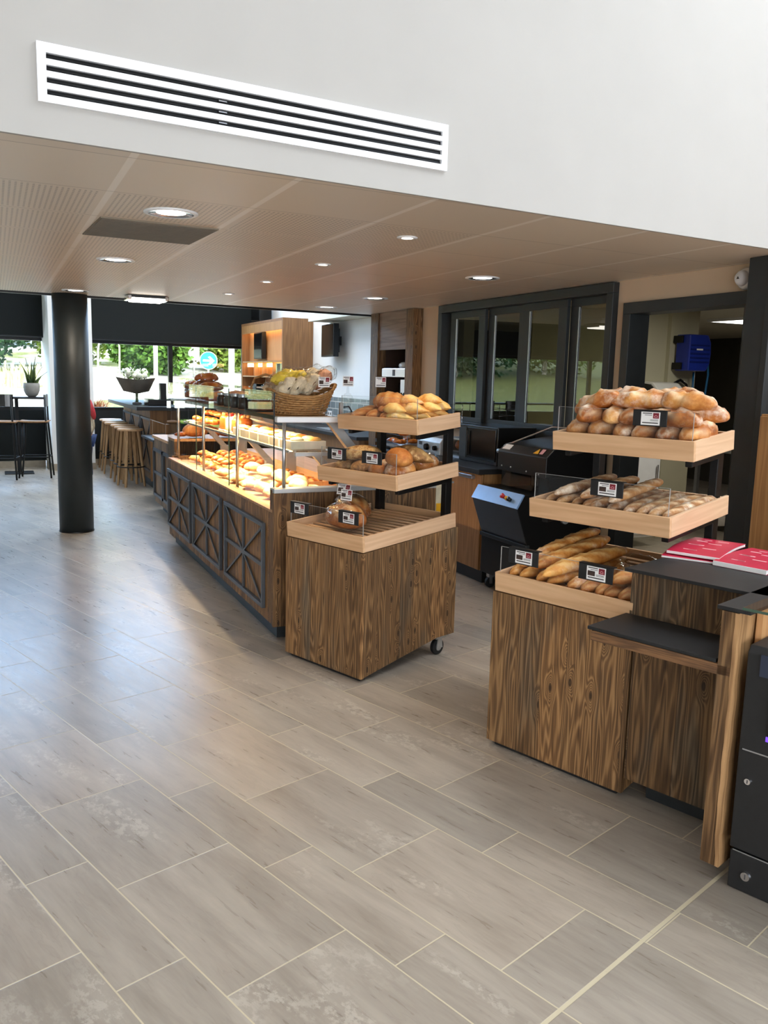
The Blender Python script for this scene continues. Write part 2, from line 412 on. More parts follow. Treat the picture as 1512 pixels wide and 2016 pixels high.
M['leafy'] = leafmat('yellow_green_leaf', C(84, 112, 32), C(146, 164, 72))  # lighter yellow-green foliage colour
M['leafb'] = leafmat('deep_green_leaf', C(16, 50, 30), C(56, 96, 54))
M['reed'] = leafmat('pale_reed', C(150, 152, 100), C(200, 198, 150))
M['rust'] = leafmat('rusty_grass', C(92, 46, 24), C(140, 84, 50))
M['bark'] = plain('pale_bark', C(190, 184, 170), .8, 0, .2)
def ground_mat():
    g = G('pale_gravel_and_grass'); p = g.n('NewGeometry').outputs['Position']; x, y, z = g.xyz(p)
    f = g.noise(p, .35, 4.0, .6); h = g.noise(p, 9.0, 3.0, .6)
    grass = g.ramp(h, [(.3, C(70, 84, 34)), (.7, C(134, 136, 84))]); gravel = g.ramp(h, [(.3, C(176, 172, 156)), (.7, C(208, 203, 190))])
    k = g.m('ADD', f, g.step(x, -1.0, -6.0))
    return g.done(g.mix(g.step(k, .5, .62), gravel, grass), .9, 0, g.bump(h, .4, .03), .2)
M['gravel'] = ground_mat()
M['kraft'] = plain('kraft_paper_wrap', C(96, 88, 78), .7, 0, .1)
M['petal'] = plain('white_petals', C(236, 236, 210), .6, 0, .08)
M['signblue'] = plain('traffic_sign_blue', C(0, 170, 200), .5, 0, .02)
M['skin'] = plain('skin', C(208, 158, 128), .55, 0, .05)
M['knit'] = plain('cream_knit', C(222, 204, 172), .85, 0, .08, 60, .3, .4)
M['denim'] = plain('blue_denim', C(48, 66, 106), .8, 0, .15, 60)
M['scarf'] = plain('red_hair', C(186, 52, 58), .6, 0, .2, 30)

def brick_mat():
    g = G('grey_metro_tiles'); x, y, z = g.xyz(g.obj())
    b = g.n('TexBrick', None, Scale=1.0, Mortar_Size=.006, Brick_Width=.2, Row_Height=.1, Color1=C(118, 130, 136), Color2=C(86, 100, 108), Mortar=C(188, 190, 188))
    g.set(b, 'Vector', g.vec(y, z, 0.0))
    return g.done(b.outputs[0], .25, 0, None, .5)
M['tilegrey'] = brick_mat()

# ================================================================== THE SETTING
XW = 3.95; CZ = 2.245
def yf(x): return 2.905 + x * math.tan(SK)      # front edge of the low ceiling
def yb(x): return 8.56 + x * math.tan(SK)       # back edge of the low ceiling
b = MB(); b.box(-6.5, 12, -5.5, 16.2, -.2, 0); struct('floor', b, M['floor'], label='grey stone-look tiled floor in running pattern with pale grout')
b = MB(); b.prism([(-4.8, yf(-4.8)), (5.2, yf(5.2)), (5.2, yb(5.2)), (-4.8, yb(-4.8))], CZ, CZ + .22, 'z')
struct('ceiling', b, M['ceil'], label='low beige ceiling of perforated metal panels over the counters')
# white bulkhead above the low ceiling: trimmed lower strip and wall, turned with the facade
MF = T(0, 2.905, 0, SK)
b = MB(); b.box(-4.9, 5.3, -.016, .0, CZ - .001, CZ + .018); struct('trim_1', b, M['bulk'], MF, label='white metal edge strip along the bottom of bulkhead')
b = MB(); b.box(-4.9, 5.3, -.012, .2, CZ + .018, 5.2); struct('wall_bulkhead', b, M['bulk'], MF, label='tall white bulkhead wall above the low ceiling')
# right-hand wall with the kitchen window and the kitchen doorway
WY0, WY1, WZ0, WZ1 = 4.77, 7.31, 1.10, 2.238
DY0, DY1, DZ = 3.58, 4.67, 2.09
b = MB()
b.box(XW, XW + .12, WY1, 7.72, 0, CZ); b.box(XW, XW + .12, WY0, WY1, 0, WZ0); b.box(XW, XW + .12, DY1, WY0, 0, CZ)
b.box(XW, XW + .12, DY0, DY1, DZ, CZ); b.box(XW, XW + .12, 3.2, DY0, 0, CZ); b.box(XW, XW + .12, WY0, WY1, WZ1, CZ)
struct('wall_right', b, M['cream'], label='cream wall beside the kitchen windows')
b = MB(); b.box(XW, 4.42, 8.79, 9.0, 0, 4.2); b.box(4.3, 4.42, 7.5, 8.79, 0, CZ); struct('wall_niche', b, M['white'], label='wall return behind the timber serving niche')
b = MB(); b.box(4.4, 4.52, 9.0, 15.2, 0, 4.2); struct('wall_side', b, M['white'], label='white wall carrying the television beyond the ceiling edge')
# hall behind the camera and closing walls
b = MB(); b.box(-4.92, -4.8, -4.5, 15.2, 0, 5.3); struct('wall_left', b, M['white'])
b = MB(); b.box(5.2, 5.32, -4.5, 3.4, 0, 5.3); b.box(XW, 5.32, 3.4, 3.52, 0, CZ); struct('wall_hall', b, M['white'])
b = MB(); b.box(-4.8, 5.2, -4.5, -4.38, 2.5, 5.3); b.box(-4.8, -3.0, -4.5, -4.38, 0, 2.5); b.box(3.0, 5.2, -4.5, -4.38, 0, 2.5)
struct('wall_front', b, M['white'])
b = MB(); b.box(-4.9, 3.0, -4.5, 3.2, 5.2, 5.3); b.box(5.18, 5.3, -4.5, 3.4, 5.2, 5.3); b.box(3.0, 5.18, -4.5, -1.6, 5.2, 5.3); b.box(3.0, 5.18, 2.4, 3.5, 5.2, 5.3)
struct('ceiling_hall', b, M['white'])
b = MB(); b.box(-4.9, 1.4, 8.0, 15.2, 4.2, 4.3); b.box(3.6, 4.5, 8.0, 15.2, 4.2, 4.3); b.box(1.4, 3.6, 8.0, 10.0, 4.2, 4.3); b.box(1.4, 3.6, 13.0, 15.2, 4.2, 4.3)
struct('ceiling_back', b, M['white'])
b = MB(); b.prism([(-4.9, yb(-4.9) - .02), (5.2, yb(5.2) - .02), (5.2, yb(5.2) + .1), (-4.9, yb(-4.9) + .1)], CZ + .01, 4.25, 'z'); struct('wall_fascia', b, M['white'])
b = MB(); b.prism([(-4.9, yb(-4.9) + .1), (4.0, yb(4.0) + .1), (4.0, yb(4.0) + .13), (-4.9, yb(-4.9) + .13)], CZ - .012, CZ + .05, 'z'); struct('trim_2', b, M['black'], label='dark edge line where the low ceiling ends')
# rear facade, local frame x along the wall, y outwards
MR = T(0, 14.5, 0, SK)
b = MB(); b.box(-4.9, 4.6, .0, .14, 2.62, 2.97); b.box(-4.9, 4.6, .0, .14, 4.15, 4.3); struct('wall_rear', b, M['white'], MR)
b = MB(); b.box(-4.9, .74, .0, .1, .1, .90); b.box(1.36, 4.6, .0, .1, .1, .90); struct('wall_sill', b, M['blind'], MR, label='black panel wall below the rear windows')
b = MB(); b.box(-4.9, .72, -.02, .02, 0, .1); b.box(1.38, 4.6, -.02, .02, 0, .1); struct('baseboard_rear', b, M['beigebase'], MR)
b = MB(); b.box(.735, 1.37, -.62, .14, .1, 2.95); struct('wall_pier', b, M['white'], MR, label='white pier between the two rear windows')
b = MB(); b.box(.725, 1.38, -.63, .0, 0, .1); struct('baseboard_pier', b, M['beigebase'], MR)
def window(name, x0, x1, muls, lab):
    b = MB(); b.box(x0, x1, .03, .1, .90, .95); b.box(x0, x1, .03, .1, 1.985, 2.1)
    for m_ in muls: b.box(m_ - .035, m_ + .035, .03, .1, .95, 1.985)
    f = struct(name, b, M['black'], MR, label=lab)
    g = MB(); g.box(x0, x1, .06, .068, .95, 1.985); build('window_glass', g, M['glass'], f)
gb = MB(); [gb.box(x_ - .03, x_ + .03, .03, .1, 3.02, 4.1) for x_ in (-4.77, -3, -1.2, .6, 2.4, 4.2)]; gb.box(-4.8, 4.55, .03, .1, 2.97, 3.02); gb.box(-4.8, 4.55, .03, .1, 4.1, 4.15)
f4 = struct('window_4', gb, M['black'], MR, label='unseen upper window band added above the black blinds')  # glazing out of view, added so the sky sheen reaches further over the floor
gb = MB(); gb.box(-4.8, 4.55, .06, .068, 3.02, 4.1); build('window_glass', gb, M['glass'], f4)
window('window_1', -4.8, .73, (-3.2, -1.6, -.1), 'rear window strip beside the snake plant')
window('window_2', 1.37, 4.55, (2.78, 4.1), 'rear window strip behind the bar counter')
# dark corner column beside the doorway
b = MB(); b.box(3.775, 3.949, 3.33, 3.5, 0, CZ - .001); b.box(3.765, 3.80, 3.32, 3.36, 0, CZ - .002); struct('column_corner', b, M['anth'], label='dark steel column at the kitchen doorway', cat='column', bev=.004)
b = MB(); b.lathe([(.158, 0), (.158, CZ)], 48, c=(.682, 8.6, 0)); struct('column_round', b, M['column'], smooth=False, label='round dark column on the tiled floor', cat='column')
COL.objects['column_round'].data.polygons.foreach_set('use_smooth', [len(p.vertices) == 4 for p in COL.objects['column_round'].data.polygons])
b = MB(); b.lathe([(.163, 0), (.163, .012)], 48, c=(.682, 8.6, 0)); struct('trim_3', b, M['black'], label='thin black ring at the foot of round column')

# ---- kitchen partition window: dark frame with four sashes
fr = MB()
fr.box(XW - .05, XW + .1, WY0, WY1, WZ1 - .07, WZ1); fr.box(XW - .05, XW + .1, WY0, WY1, WZ0, WZ0 + .07)
fr.box(XW - .05, XW + .1, WY0, WY0 + .07, WZ0 + .07, WZ1 - .07); fr.box(XW - .05, XW + .1, WY1 - .07, WY1, WZ0 + .07, WZ1 - .07)
win3 = struct('window_3', fr, M['anth'], bev=.004, label='dark framed sliding kitchen window in the cream wall')
for i, (y0, y1) in enumerate([(4.865, 5.257), (5.45, 5.85), (6.04, 6.43), (6.63, 7.05)]):
    sa = MB(); a0, a1 = max(WY0 + .07, y0 - .105), min(WY1 - .07, y1 + .09)
    dx = .0 if i % 2 else .035
    sa.box(XW + dx, XW + dx + .03, a0, a1, 2.112, WZ1 - .07); sa.box(XW + dx, XW + dx + .03, a0, a1, WZ0 + .07, 1.21)
    sa.box(XW + dx, XW + dx + .03, a0, y0, 1.21, 2.112); sa.box(XW + dx, XW + dx + .03, y1, a1, 1.21, 2.112)
    so = build('window_sash', sa, M['anth'], win3, bev=.002)
    gl = MB(); gl.box(XW + dx + .01, XW + dx + .018, y0, y1, 1.21, 2.112); build('window_glass', gl, M['glassk'], so)
    st = MB(); st.box(XW + dx + .002, XW + dx + .008, y1 - .012, y1 - .004, 1.215, 2.105); build('seal_strip', st, M['steel'], so)
# ---- doorway frame to the kitchen
fr = MB()
fr.box(XW - .04, XW + .13, DY0, DY1, DZ - .075, DZ); fr.box(XW - .04, XW + .13, DY1 - .075, DY1, 0, DZ - .075); fr.box(XW - .04, XW + .13, DY0, DY0 + .055, 0, DZ - .075)
d1 = struct('door_1', fr, M['anth'], bev=.003, label='dark doorway frame opening into the kitchen')
b = MB(); b.box(XW + .03, XW + .045, DY0 + .055, DY0 + .075, 0, 1.3); b.box(XW + .03, XW + .05, DY0 + .055, DY0 + .11, 1.3, 1.32); build('door_stop', b, M['steel'], d1)
# ---- kitchen beyond
b = MB(); b.box(4.07, 12, 3.53, 11.5, 2.3, 2.4); struct('ceiling_kitchen', b, plain('kitchen_ceiling', C(206, 202, 184), .7, 0, .03, 3))
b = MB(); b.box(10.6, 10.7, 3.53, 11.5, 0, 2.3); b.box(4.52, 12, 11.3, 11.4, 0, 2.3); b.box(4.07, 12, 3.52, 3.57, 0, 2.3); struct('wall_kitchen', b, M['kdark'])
b = MB(); b.box(4.5, 6.10, 6.6, 6.75, 0, 2.299); b.box(6.10, 6.46, 6.55, 6.8, 0, 2.299); struct('wall_partition', b, M['kwall'], label='pale kitchen partition seen through the doorway')
b = MB(); b.box(0, .6, 0, .6, -.03, 0)
t = thing('ceiling_light', 'bright square light panel in the kitchen ceiling', 'light', (7.45, 6.78, 2.299))
build('light_panel', b, M['panelglow'], t)
fr = MB(); fr.box(-.03, 0, -.03, .63, -.032, 0); fr.box(.6, .63, -.03, .63, -.032, 0); fr.box(0, .6, -.03, 0, -.032, 0); fr.box(0, .6, .6, .63, -.032, 0); build('light_frame', fr, M['alu'], t)
t = thing('hose_reel', 'blue hose reel box mounted on the kitchen partition', 'hose reel', (6.28, 6.54, 1.86))
b = MB(); b.prism([(-.13, -.17), (.11, -.17), (.15, -.1), (.16, .0), (.15, .11), (.11, .18), (-.13, .18)], -.2, -.02, 'y'); build('reel_housing', b, M['blue'], t, bev=.012)
b = MB()
for k in range(5): b.box(-.11, .13, -.206, -.199, -.09 + k * .04, -.075 + k * .04)
build('reel_ribs', b, plain('dark_blue_ribs', C(18, 34, 110), .4), t)
for z0, z1 in ((.1, .17), (-.16, -.09)):
    b = MB(); b.box(-.15, -.115, -.12, .0, z0, z1); build('reel_bracket', b, M['black'], t, bev=.004)
b = MB(); b.box(-.04, .04, -.208, -.204, .03, .045); build('brand_mark', b, M['paper'], t)
b = MB(); b.tube([(.15, -.1, .02), (.2, -.12, -.05), (.22, -.12, -.2), (.2, -.12, -.4), (.15, -.12, -.6)], .011, 8); b.tube([(.05, -.1, -.18), (.05, -.1, -.4), (.07, -.1, -.62)], .011, 8); build('hose', b, M['bluehose'], t, smooth=True)
t = thing('towel_dispenser', 'pale rounded paper towel dispenser on the kitchen partition', 'dispenser', (5.97, 6.598, 1.3))
b = MB(); b.prism([(0, -.18), (-.2, -.14), (-.24, .0), (-.22, .2), (-.14, .27), (0, .28)], -.14, .2, 'x'); build('dispenser_body', b, M['china'], t, bev=.02)
b = MB(); b.prism([(-.01, -.15), (-.19, -.12), (-.21, .0), (-.19, .2), (-.12, .25), (-.01, .26)], -.155, -.139, 'x'); build('side_cover', b, M['blackg'], t)
t = thing('wash_tap', 'curved black wash tap under the hose reel', 'tap', (6.22, 6.5, 1.3))
b = MB(); b.tube([(-.1, 0, -.1), (-.1, 0, .2), (-.07, 0, .27), (0, 0, .3), (.08, 0, .26), (.13, 0, .14), (.15, 0, 0), (.16, 0, -.3)], .014, 10); build('spout', b, M['black'], t, smooth=True)
b = MB(); b.cyl((-.1, 0, -.28), (-.1, 0, .12), .022); build('tap_base', b, M['steel'], t)
b = MB(); b.box(-.2, .2, -.05, .05, -.32, -.28); build('tap_shelf', b, M['steel'], t)
t = thing('kitchen_cabinet', 'small white cabinet standing by the kitchen partition', 'cabinet', (5.55, 6.38, 0))
b = MB(); b.box(-.35, .2, -.2, .2, .1, 1.05); build('cabinet_body', b, M['china'], t, bev=.006)
b = MB(); b.box(-.33, .18, -.215, -.2, .14, 1.0); d = build('door', b, M['alu'], t)
b = MB(); b.cyl((.14, -.235, .6), (.14, -.235, .8), .008); build('handle', b, M['steel'], d)
t = thing('work_table', 'stainless kitchen work table beyond the doorway', 'table', (7.6, 6.6, 0))
b = MB(); b.box(-.7, .7, -.35, .35, .86, .9); build('table_top', b, M['steel'], t, bev=.004)
for sx in (-.65, .65):
    for sy in (-.3, .3):
        b = MB(); b.box(sx - .02, sx + .02, sy - .02, sy + .02, 0, .86); build('leg', b, M['steel'], t)
b = MB(); b.box(-.66, .66, -.31, .31, .2, .22); build('shelf', b, M['steel'], t)
t = thing('oven', 'dark bakery oven against the far kitchen wall', 'oven', (9.9, 6.0, 0))
b = MB(); b.box(-.5, .5, -.8, .8, 0, 2.0); build('oven_body', b, plain('oven_shell', C(52, 50, 48), .5), t, bev=.01)
for k in range(3):
    b = MB(); b.box(-.53, -.5, -.7, .3, .35 + k * .5, .75 + k * .5); d = build('oven_door', b, M['blackg'], t, bev=.01)
    h = MB(); h.cyl((-.57, -.6, .7 + k * .5), (-.57, .2, .7 + k * .5), .012); build('handle', h, M['steel'], d)
b = MB(); b.box(-.52, -.5, .38, .72, 1.2, 1.75); build('control_panel', b, M['zinc'], t)

# ---- ceiling fittings
BIG = [(.745, 3.925, 'above the grey ceiling grille'), (.739, 5.735, 'between the grille and the round column'), (.70, 8.14, 'next to the round column top'),
       (3.092, 5.167, 'in front of the kitchen window'), (3.115, 7.042, 'near the timber serving niche'), (3.118, 8.25, 'at the far ceiling edge by the white wall')]
for i, (x, y, where) in enumerate(BIG):
    t = thing('recessed_light', 'large round recessed light ' + where, 'ceiling light', (x, y, CZ), 0, 'large round ceiling lights')
    b = MB(); b.lathe([(.098, 0), (.118, 0), (.118, -.006), (.098, -.008)], 36, cap=False); build('rim', b, M['alu'], t, smooth=True)
    # faceted mirror cup, flush against the ceiling skin
    b = MB(); n = 30
    vs = []; fs = []
    for k in range(n):
        q = 2 * PI * k / n; vs.append((.098 * math.cos(q), .098 * math.sin(q), -.006)); vs.append((.066 * math.cos(q), .066 * math.sin(q), -.002))
    fs = [(2 * k, 2 * ((k + 1) % n), 2 * ((k + 1) % n) + 1, 2 * k + 1) for k in range(n)]
    b.add(vs, fs); build('reflector', b, M['chrome'], t)
    b = MB(); b.lathe([(.0, -.0025), (.064, -.0025), (.064, -.0015), (0, -.0015)], 24); build('lamp', b, M['cfl'], t)
SMALL = [(1.91, 3.935, 'first'), (1.917, 5.152, 'second'), (1.91, 6.346, 'third'), (1.915, 7.51, 'fourth')]
for x, y, o_ in SMALL:
    t = thing('spot_light', f'small round halogen spot above the display counter, {o_} from the bulkhead', 'ceiling light', (x, y, CZ), 0, 'small halogen spots in a row')
    b = MB(); b.lathe([(.03, -.001), (.052, -.001), (.052, -.005), (.03, -.007)], 28, cap=False); build('rim', b, M['alu'], t, smooth=True)
    b = MB(); b.lathe([(0, -.004), (.03, -.004), (.03, -.001), (0, -.001)], 20); build('bulb', b, M['halo'], t)
t = thing('ceiling_grille', 'flat greige ventilation panel set in the ceiling', 'vent', (.742, 4.50, CZ), R(2.7))
b = MB(); b.box(-.277, .277, -.283, .283, -.006, 0); build('grille_panel', b, M['vent'], t)
b = MB()
for k in range(27): b.box(-.27, .27, -.268 + k * .02, -.262 + k * .02, -.009, -.006)
build('grille_slats', b, plain('grille_lines', C(108, 99, 86), .6), t)
t = thing('surface_light', 'square chrome-edged light under the ceiling by the black blind', 'ceiling light', (1.334, 8.29, CZ))
b = MB(); b.box(-.16, .16, -.12, .12, -.025, 0); build('mount', b, M['black'], t)
b = MB(); b.box(-.15, .15, -.11, .11, -.055, -.026); build('diffuser', b, M['cfl'], t, bev=.01)
b = MB(); b.box(-.185, -.15, -.13, .13, -.045, -.005); b.box(.15, .185, -.13, .13, -.045, -.005); build('end_cap', b, M['chrome'], t, bev=.006)
t = thing('dome_detector', 'small white round dome on the cream wall beside the dark column', 'detector', (XW, 3.66, 2.16), 0)
b = MB(); b.lathe([(.06, 0), (.064, .01), (.058, .03), (.045, .042)], 28, T(0, 0, 0, 0, 0, -PI / 2)); build('dome_base', b, M['china'], t, smooth=True)
b = MB(); b.lathe([(.044, .04), (.042, .06), (.03, .075), (.0, .08)], 28, T(0, 0, 0, 0, 0, -PI / 2)); build('dome_cover', b, M['alu'], t, smooth=True)
b = MB(); b.prism([(-.008, -.006), (.008, -.006), (0, .008)], -.083, -.078, 'x'); build('dome_mark', b, M['ink'], t)

# ---- long white air grille on the bulkhead (wall frame: x along wall)
t = thing('air_grille', 'long white slotted air grille with four dark slots on bulkhead', 'vent', (0, 0, 0))
t.matrix_world = MF
VX0, VX1, VZ0, VZ1 = .158, 1.639, 2.346, 2.515
fr = MB(); w_ = .026
SL = [(VZ1 - .028 - .0341 * k - .0166, VZ1 - .028 - .0341 * k) for k in range(4)]      # four slots
fr.box(VX0, VX1, -.026, -.012, VZ0, SL[3][0]); fr.box(VX0, VX1, -.026, -.012, SL[0][1], VZ1)
fr.box(VX0, VX0 + w_, -.026, -.012, SL[3][0], SL[0][1]); fr.box(VX1 - w_, VX1, -.026, -.012, SL[3][0], SL[0][1])
build('grille_frame', fr, M['alu'], t)
b = MB(); b.box(VX0 + .02, VX1 - .02, -.0125, -.0121, VZ0 + .015, VZ1 - .02); build('duct', b, M['void'], t)
for k in range(3):
    b = MB(); b.box(VX0 + w_, VX1 - w_, -.025, -.013, SL[k + 1][1], SL[k][0]); build('slat', b, M['alu'], t)
for k in range(4):
    z = SL[k][0]
    b = MB(); b.box(VX0 + w_, VX1 - w_, -.019, -.0126, z + .001, z + .003); b.box(VX0 + w_, VX1 - w_, -.0145, -.0126, z + .006, z + .010); build('deflector', b, M['blackg'], t)
b = MB()
for k in range(1, 4): b.box(.722, .75, -.0255, -.0126, SL[k][0] + .006, SL[k][0] + .010)
build('clip', b, M['chrome'], t)

# ---- blinds on the rear facade
for nm, x0, x1, lab in (('roller_blind', -4.85, .745, 'black roller blind box over the window with snake plant'), ('roller_blind', 1.40, 4.5, 'black roller blind panel over the window behind the bar')):
    b = MB(); b.box(x0, x1, -.1, -.02, 2.055, 2.95)
    o = tag(build(nm, b, M['blind'], None, MR), lab, 'blind', 'black roller blinds')
    b = MB(); b.box(x0, x1, -.104, -.016, 2.035, 2.055); build('bottom_bar', b, M['black'], o)
t = thing('loudspeaker', 'black loudspeaker box hung in the high far corner', 'speaker', (4.2, 14.25, 2.60), R(30))
b = MB(); b.box(-.15, .15, -.1, .1, -.16, .2); build('speaker_box', b, M['blackg'], t, bev=.01)
b = MB(); b.cyl((0, .1, 0), (.2, .3, .06), .02); build('wall_bracket', b, M['black'], t)

# ================================================================== THE TWO BREAD CARTS
def card_face(parent, w, h, y, x=0, z=0, photo=True, M_=None):
    """the printed card: white, a dark photograph, a burgundy badge, lines of small print; drawn towards -y"""
    b = MB(); b.box(x - w / 2, x + w / 2, y - .0012, y, z - h / 2, z + h / 2, M_); c = build('card', b, M['paper'], parent)
    if photo:
        b = MB(); b.box(x - w * .44, x - w * .06, y - .002, y - .0012, z - h * .2, z + h * .16, M_); build('card_photo', b, M['photo'], c)
    b = MB(); b.box(x + w * .14, x + w * .45, y - .002, y - .0012, z + h * .02, z + h * .44, M_); build('badge', b, M['logo'], c)
    b = MB(); b.box(x + w * .2, x + w * .39, y - .0026, y - .002, z + h * .1, z + h * .13, M_); b.tube([(x + w * .2, y - .0024, z + h * .18), (x + w * .295, y - .0024, z + h * .27), (x + w * .39, y - .0024, z + h * .18)], .0008, 4, M=M_); build('badge_mark', b, M['pink'], c)
    b = MB()
    b.box(x - w * .42, x + w * .08, y - .002, y - .0012, z + h * .36, z + h * .43, M_); b.box(x - w * .3, x + w * .08, y - .002, y - .0012, z + h * .24, z + h * .28, M_)
    b.box(x + w * .0, x + w * .42, y - .002, y - .0012, z - h * .09, z - h * .06, M_); b.box(x + w * .0, x + w * .42, y - .002, y - .0012, z - h * .17, z - h * .14, M_)
    b.box(x - w * .42, x + w * .42, y - .002, y - .0012, z - h * .37, z - h * .29, M_)
    build('print', b, M['ink'], c)

def holder(world, label, photo=True):
    """black price holder hooked over an acrylic guard; local x along the guard, -y towards the shopper"""
    t = thing('price_holder', label, 'price tag', (0, 0, 0), 0, 'black price holders on the bread carts')
    t.matrix_world = world
    b = MB(); b.box(-.074, .074, -.006, .0, -.062, .0); build('holder_plate', b, M['blackm'], t, bev=.0015)
    b = MB(); b.box(-.074, .074, -.006, .022, .0, .003); build('hook', b, M['black'], t)
    card_face(t, .082, .052, -.006, .004, -.031, photo)
    return t

def cart(P, ang, W, label, name2):
    t = R(ang); root = thing('bread_cart', label, 'bread cart', (P[0], P[1], 0), t)
    D = .735
    # body boards: front (x=0 face), two sides cut up at the back for the castors, back, top
    b = MB(); b.box(0, .02, 0, W, .02, .676); build('front_panel', b, M['wood'], root)
    for y0 in (0.0, W - .02):
        b = MB(); b.prism([(.02, .024), (.59, .122), (D, .122), (D, .735), (.02, .678)], y0 + (.0 if y0 == 0 else 0), y0 + .02, 'y'); build('side_panel', b, M['wood'], root)
    b = MB(); b.box(D - .02, D, .02, W - .02, .13, .70); build('back_panel', b, M['woodd'], root)
    b = MB(); b.hexa([(.02, .02, .64), (D - .02, .02, .695), (D - .02, W - .02, .695), (.02, W - .02, .64)], [(.02, .02, .655), (D - .02, .02, .71), (D - .02, W - .02, .71), (.02, W - .02, .655)]); build('top_panel', b, M['woodd'], root)
    b = MB(); b.box(.02, .06, .03, W - .03, .0, .05); build('plinth', b, M['blackm'], root)
    for yy in (.055, W - .055):
        c = MB(); c.cyl((.655, yy - .014, .046), (.655, yy + .014, .046), .046, n=28); w = build('caster', c, M['rubber'], root, bev=.006)
        f = MB(); f.cyl((.655, yy - .016, .046), (.655, yy + .016, .046), .023, n=20); f.prism([(.63, .04), (.68, .04), (.672, .1), (.64, .1)], yy - .022, yy - .016, 'y'); f.prism([(.63, .04), (.68, .04), (.672, .1), (.64, .1)], yy + .016, yy + .022, 'y'); f.box(.615, .70, yy - .03, yy + .03, .098, .122)
        build('caster_fork', f, M['zinc'], w)
        p_ = MB(); p_.box(.66, .735, yy - .018, yy + .018, .094, .103); build('brake_pedal', p_, M['steel'], w, bev=.002)
    # three shallow trays, each leaning towards the shopper
    for k, (s0, z0, slope, nm) in enumerate(((0.004, .680, .056, 'lower'), (.226, .974, .048, 'middle'), (.373, 1.257, .036, 'upper'))):
        s1 = .724; h = .08
        Mt = Matrix.Translation((s0, 0, z0)) @ Matrix.Rotation(-math.atan2(slope, s1 - s0), 4, 'Y')
        L = (s1 - s0) / math.cos(math.atan2(slope, s1 - s0)); th = .014; e = .006 if k == 0 else 0
        f = MB(); f.box(th, L - th, e + th, W - e - th, .002, .007); tr = build('tray', f, M['trayfloor'], root, Mt)
        f = MB(); f.box(0, th, e, W - e, 0, h); build('tray_front', f, M['beech'], tr, bev=.0015)
        f = MB(); f.box(L - th, L, e + th, W - e - th, 0, h * .9); build('tray_back', f, M['beech'], tr, bev=.0015)
        for y0 in (e, W - e - th):
            f = MB(); f.box(th, L, y0, y0 + th, 0, h); build('tray_side', f, M['beechx'], tr, bev=.0015)
        sl = MB(); n = int((L - .03) / .05)
        for q in range(n):
            x = .02 + q * (L - .04) / n; sl.box(x, x + .025, e + th, W - e - th, .035, .042)
        build('slats', sl, M['beech'], tr)
        MG = T(s0, 0, z0)
        g = MB(); g.box(.015, .019, e + .02, W - e - .01, .03, h + .108); gp = build('acrylic_guard', g, M['plexi'], root, MG)
        ed = MB(); ed.box(.0147, .0193, e + .0198, e + .0209, h, h + .108); ed.box(.0147, .0193, W - e - .0108, W - e - .0097, h, h + .108); ed.box(.0147, .0193, e + .02, W - e - .01, h + .1073, h + .1082); build('guard_edge', ed, M['acredge'], gp)
        if k:
            for yy in (.03, W - .06):
                a = MB(); a.box(.05, L - .05, yy, yy + .03, -.032, -.001, Mt); build('tray_arm', a, M['black'], root, bev=.003)
    for yy in (.03, W - .065):
        p_ = MB(); p_.box(.655, .705, yy, yy + .035, .70, 1.29); build('post', p_, M['black'], root, bev=.003)
    return root
P1, A1, W1 = (1.643, 3.784), 20.85, .61
P2, A2, W2 = (2.09, 2.323), 19.4, .65
cart(P1, A1, W1, 'timber bread cart on castors at the end of display counter', 'far')
cart(P2, A2, W2, 'timber bread cart beside the dark checkout counter', 'near')
MC1 = T(P1[0], P1[1], 0, R(A1)); MC2 = T(P2[0], P2[1], 0, R(A2))
# guards stand vertical at s0+.017; holders face the front (-x of the cart)
def hold(MC, s0, v, z, label, photo=True):
    holder(MC @ T(s0 + .012, v, z, -PI / 2), label, photo)
hold(MC1, 0.005, .515, .872, 'black price holder at the outer end of the lower tray with bagged round loaves')
hold(MC1, 0.005, .128, .872, 'black price holder beside the empty slats of the lower tray')
hold(MC1, .227, .467, 1.160, 'black price holder in front of the seeded loaf on the middle tray')
hold(MC1, .227, .193, 1.160, 'black price holder in front of the smooth round-topped loaf on the middle tray')
hold(MC2, 0.005, .515, .872, 'black price holder by the long golden baguettes in the lower tray')
hold(MC2, 0.005, .177, .868, 'black price holder above the short brown rolls in the lower tray')
hold(MC2, .227, .287, 1.162, 'black price holder on the middle tray of thin floury baguettes')
hold(MC2, .374, .202, 1.446, 'black price holder without a photo before the floury rustic loaves', False)

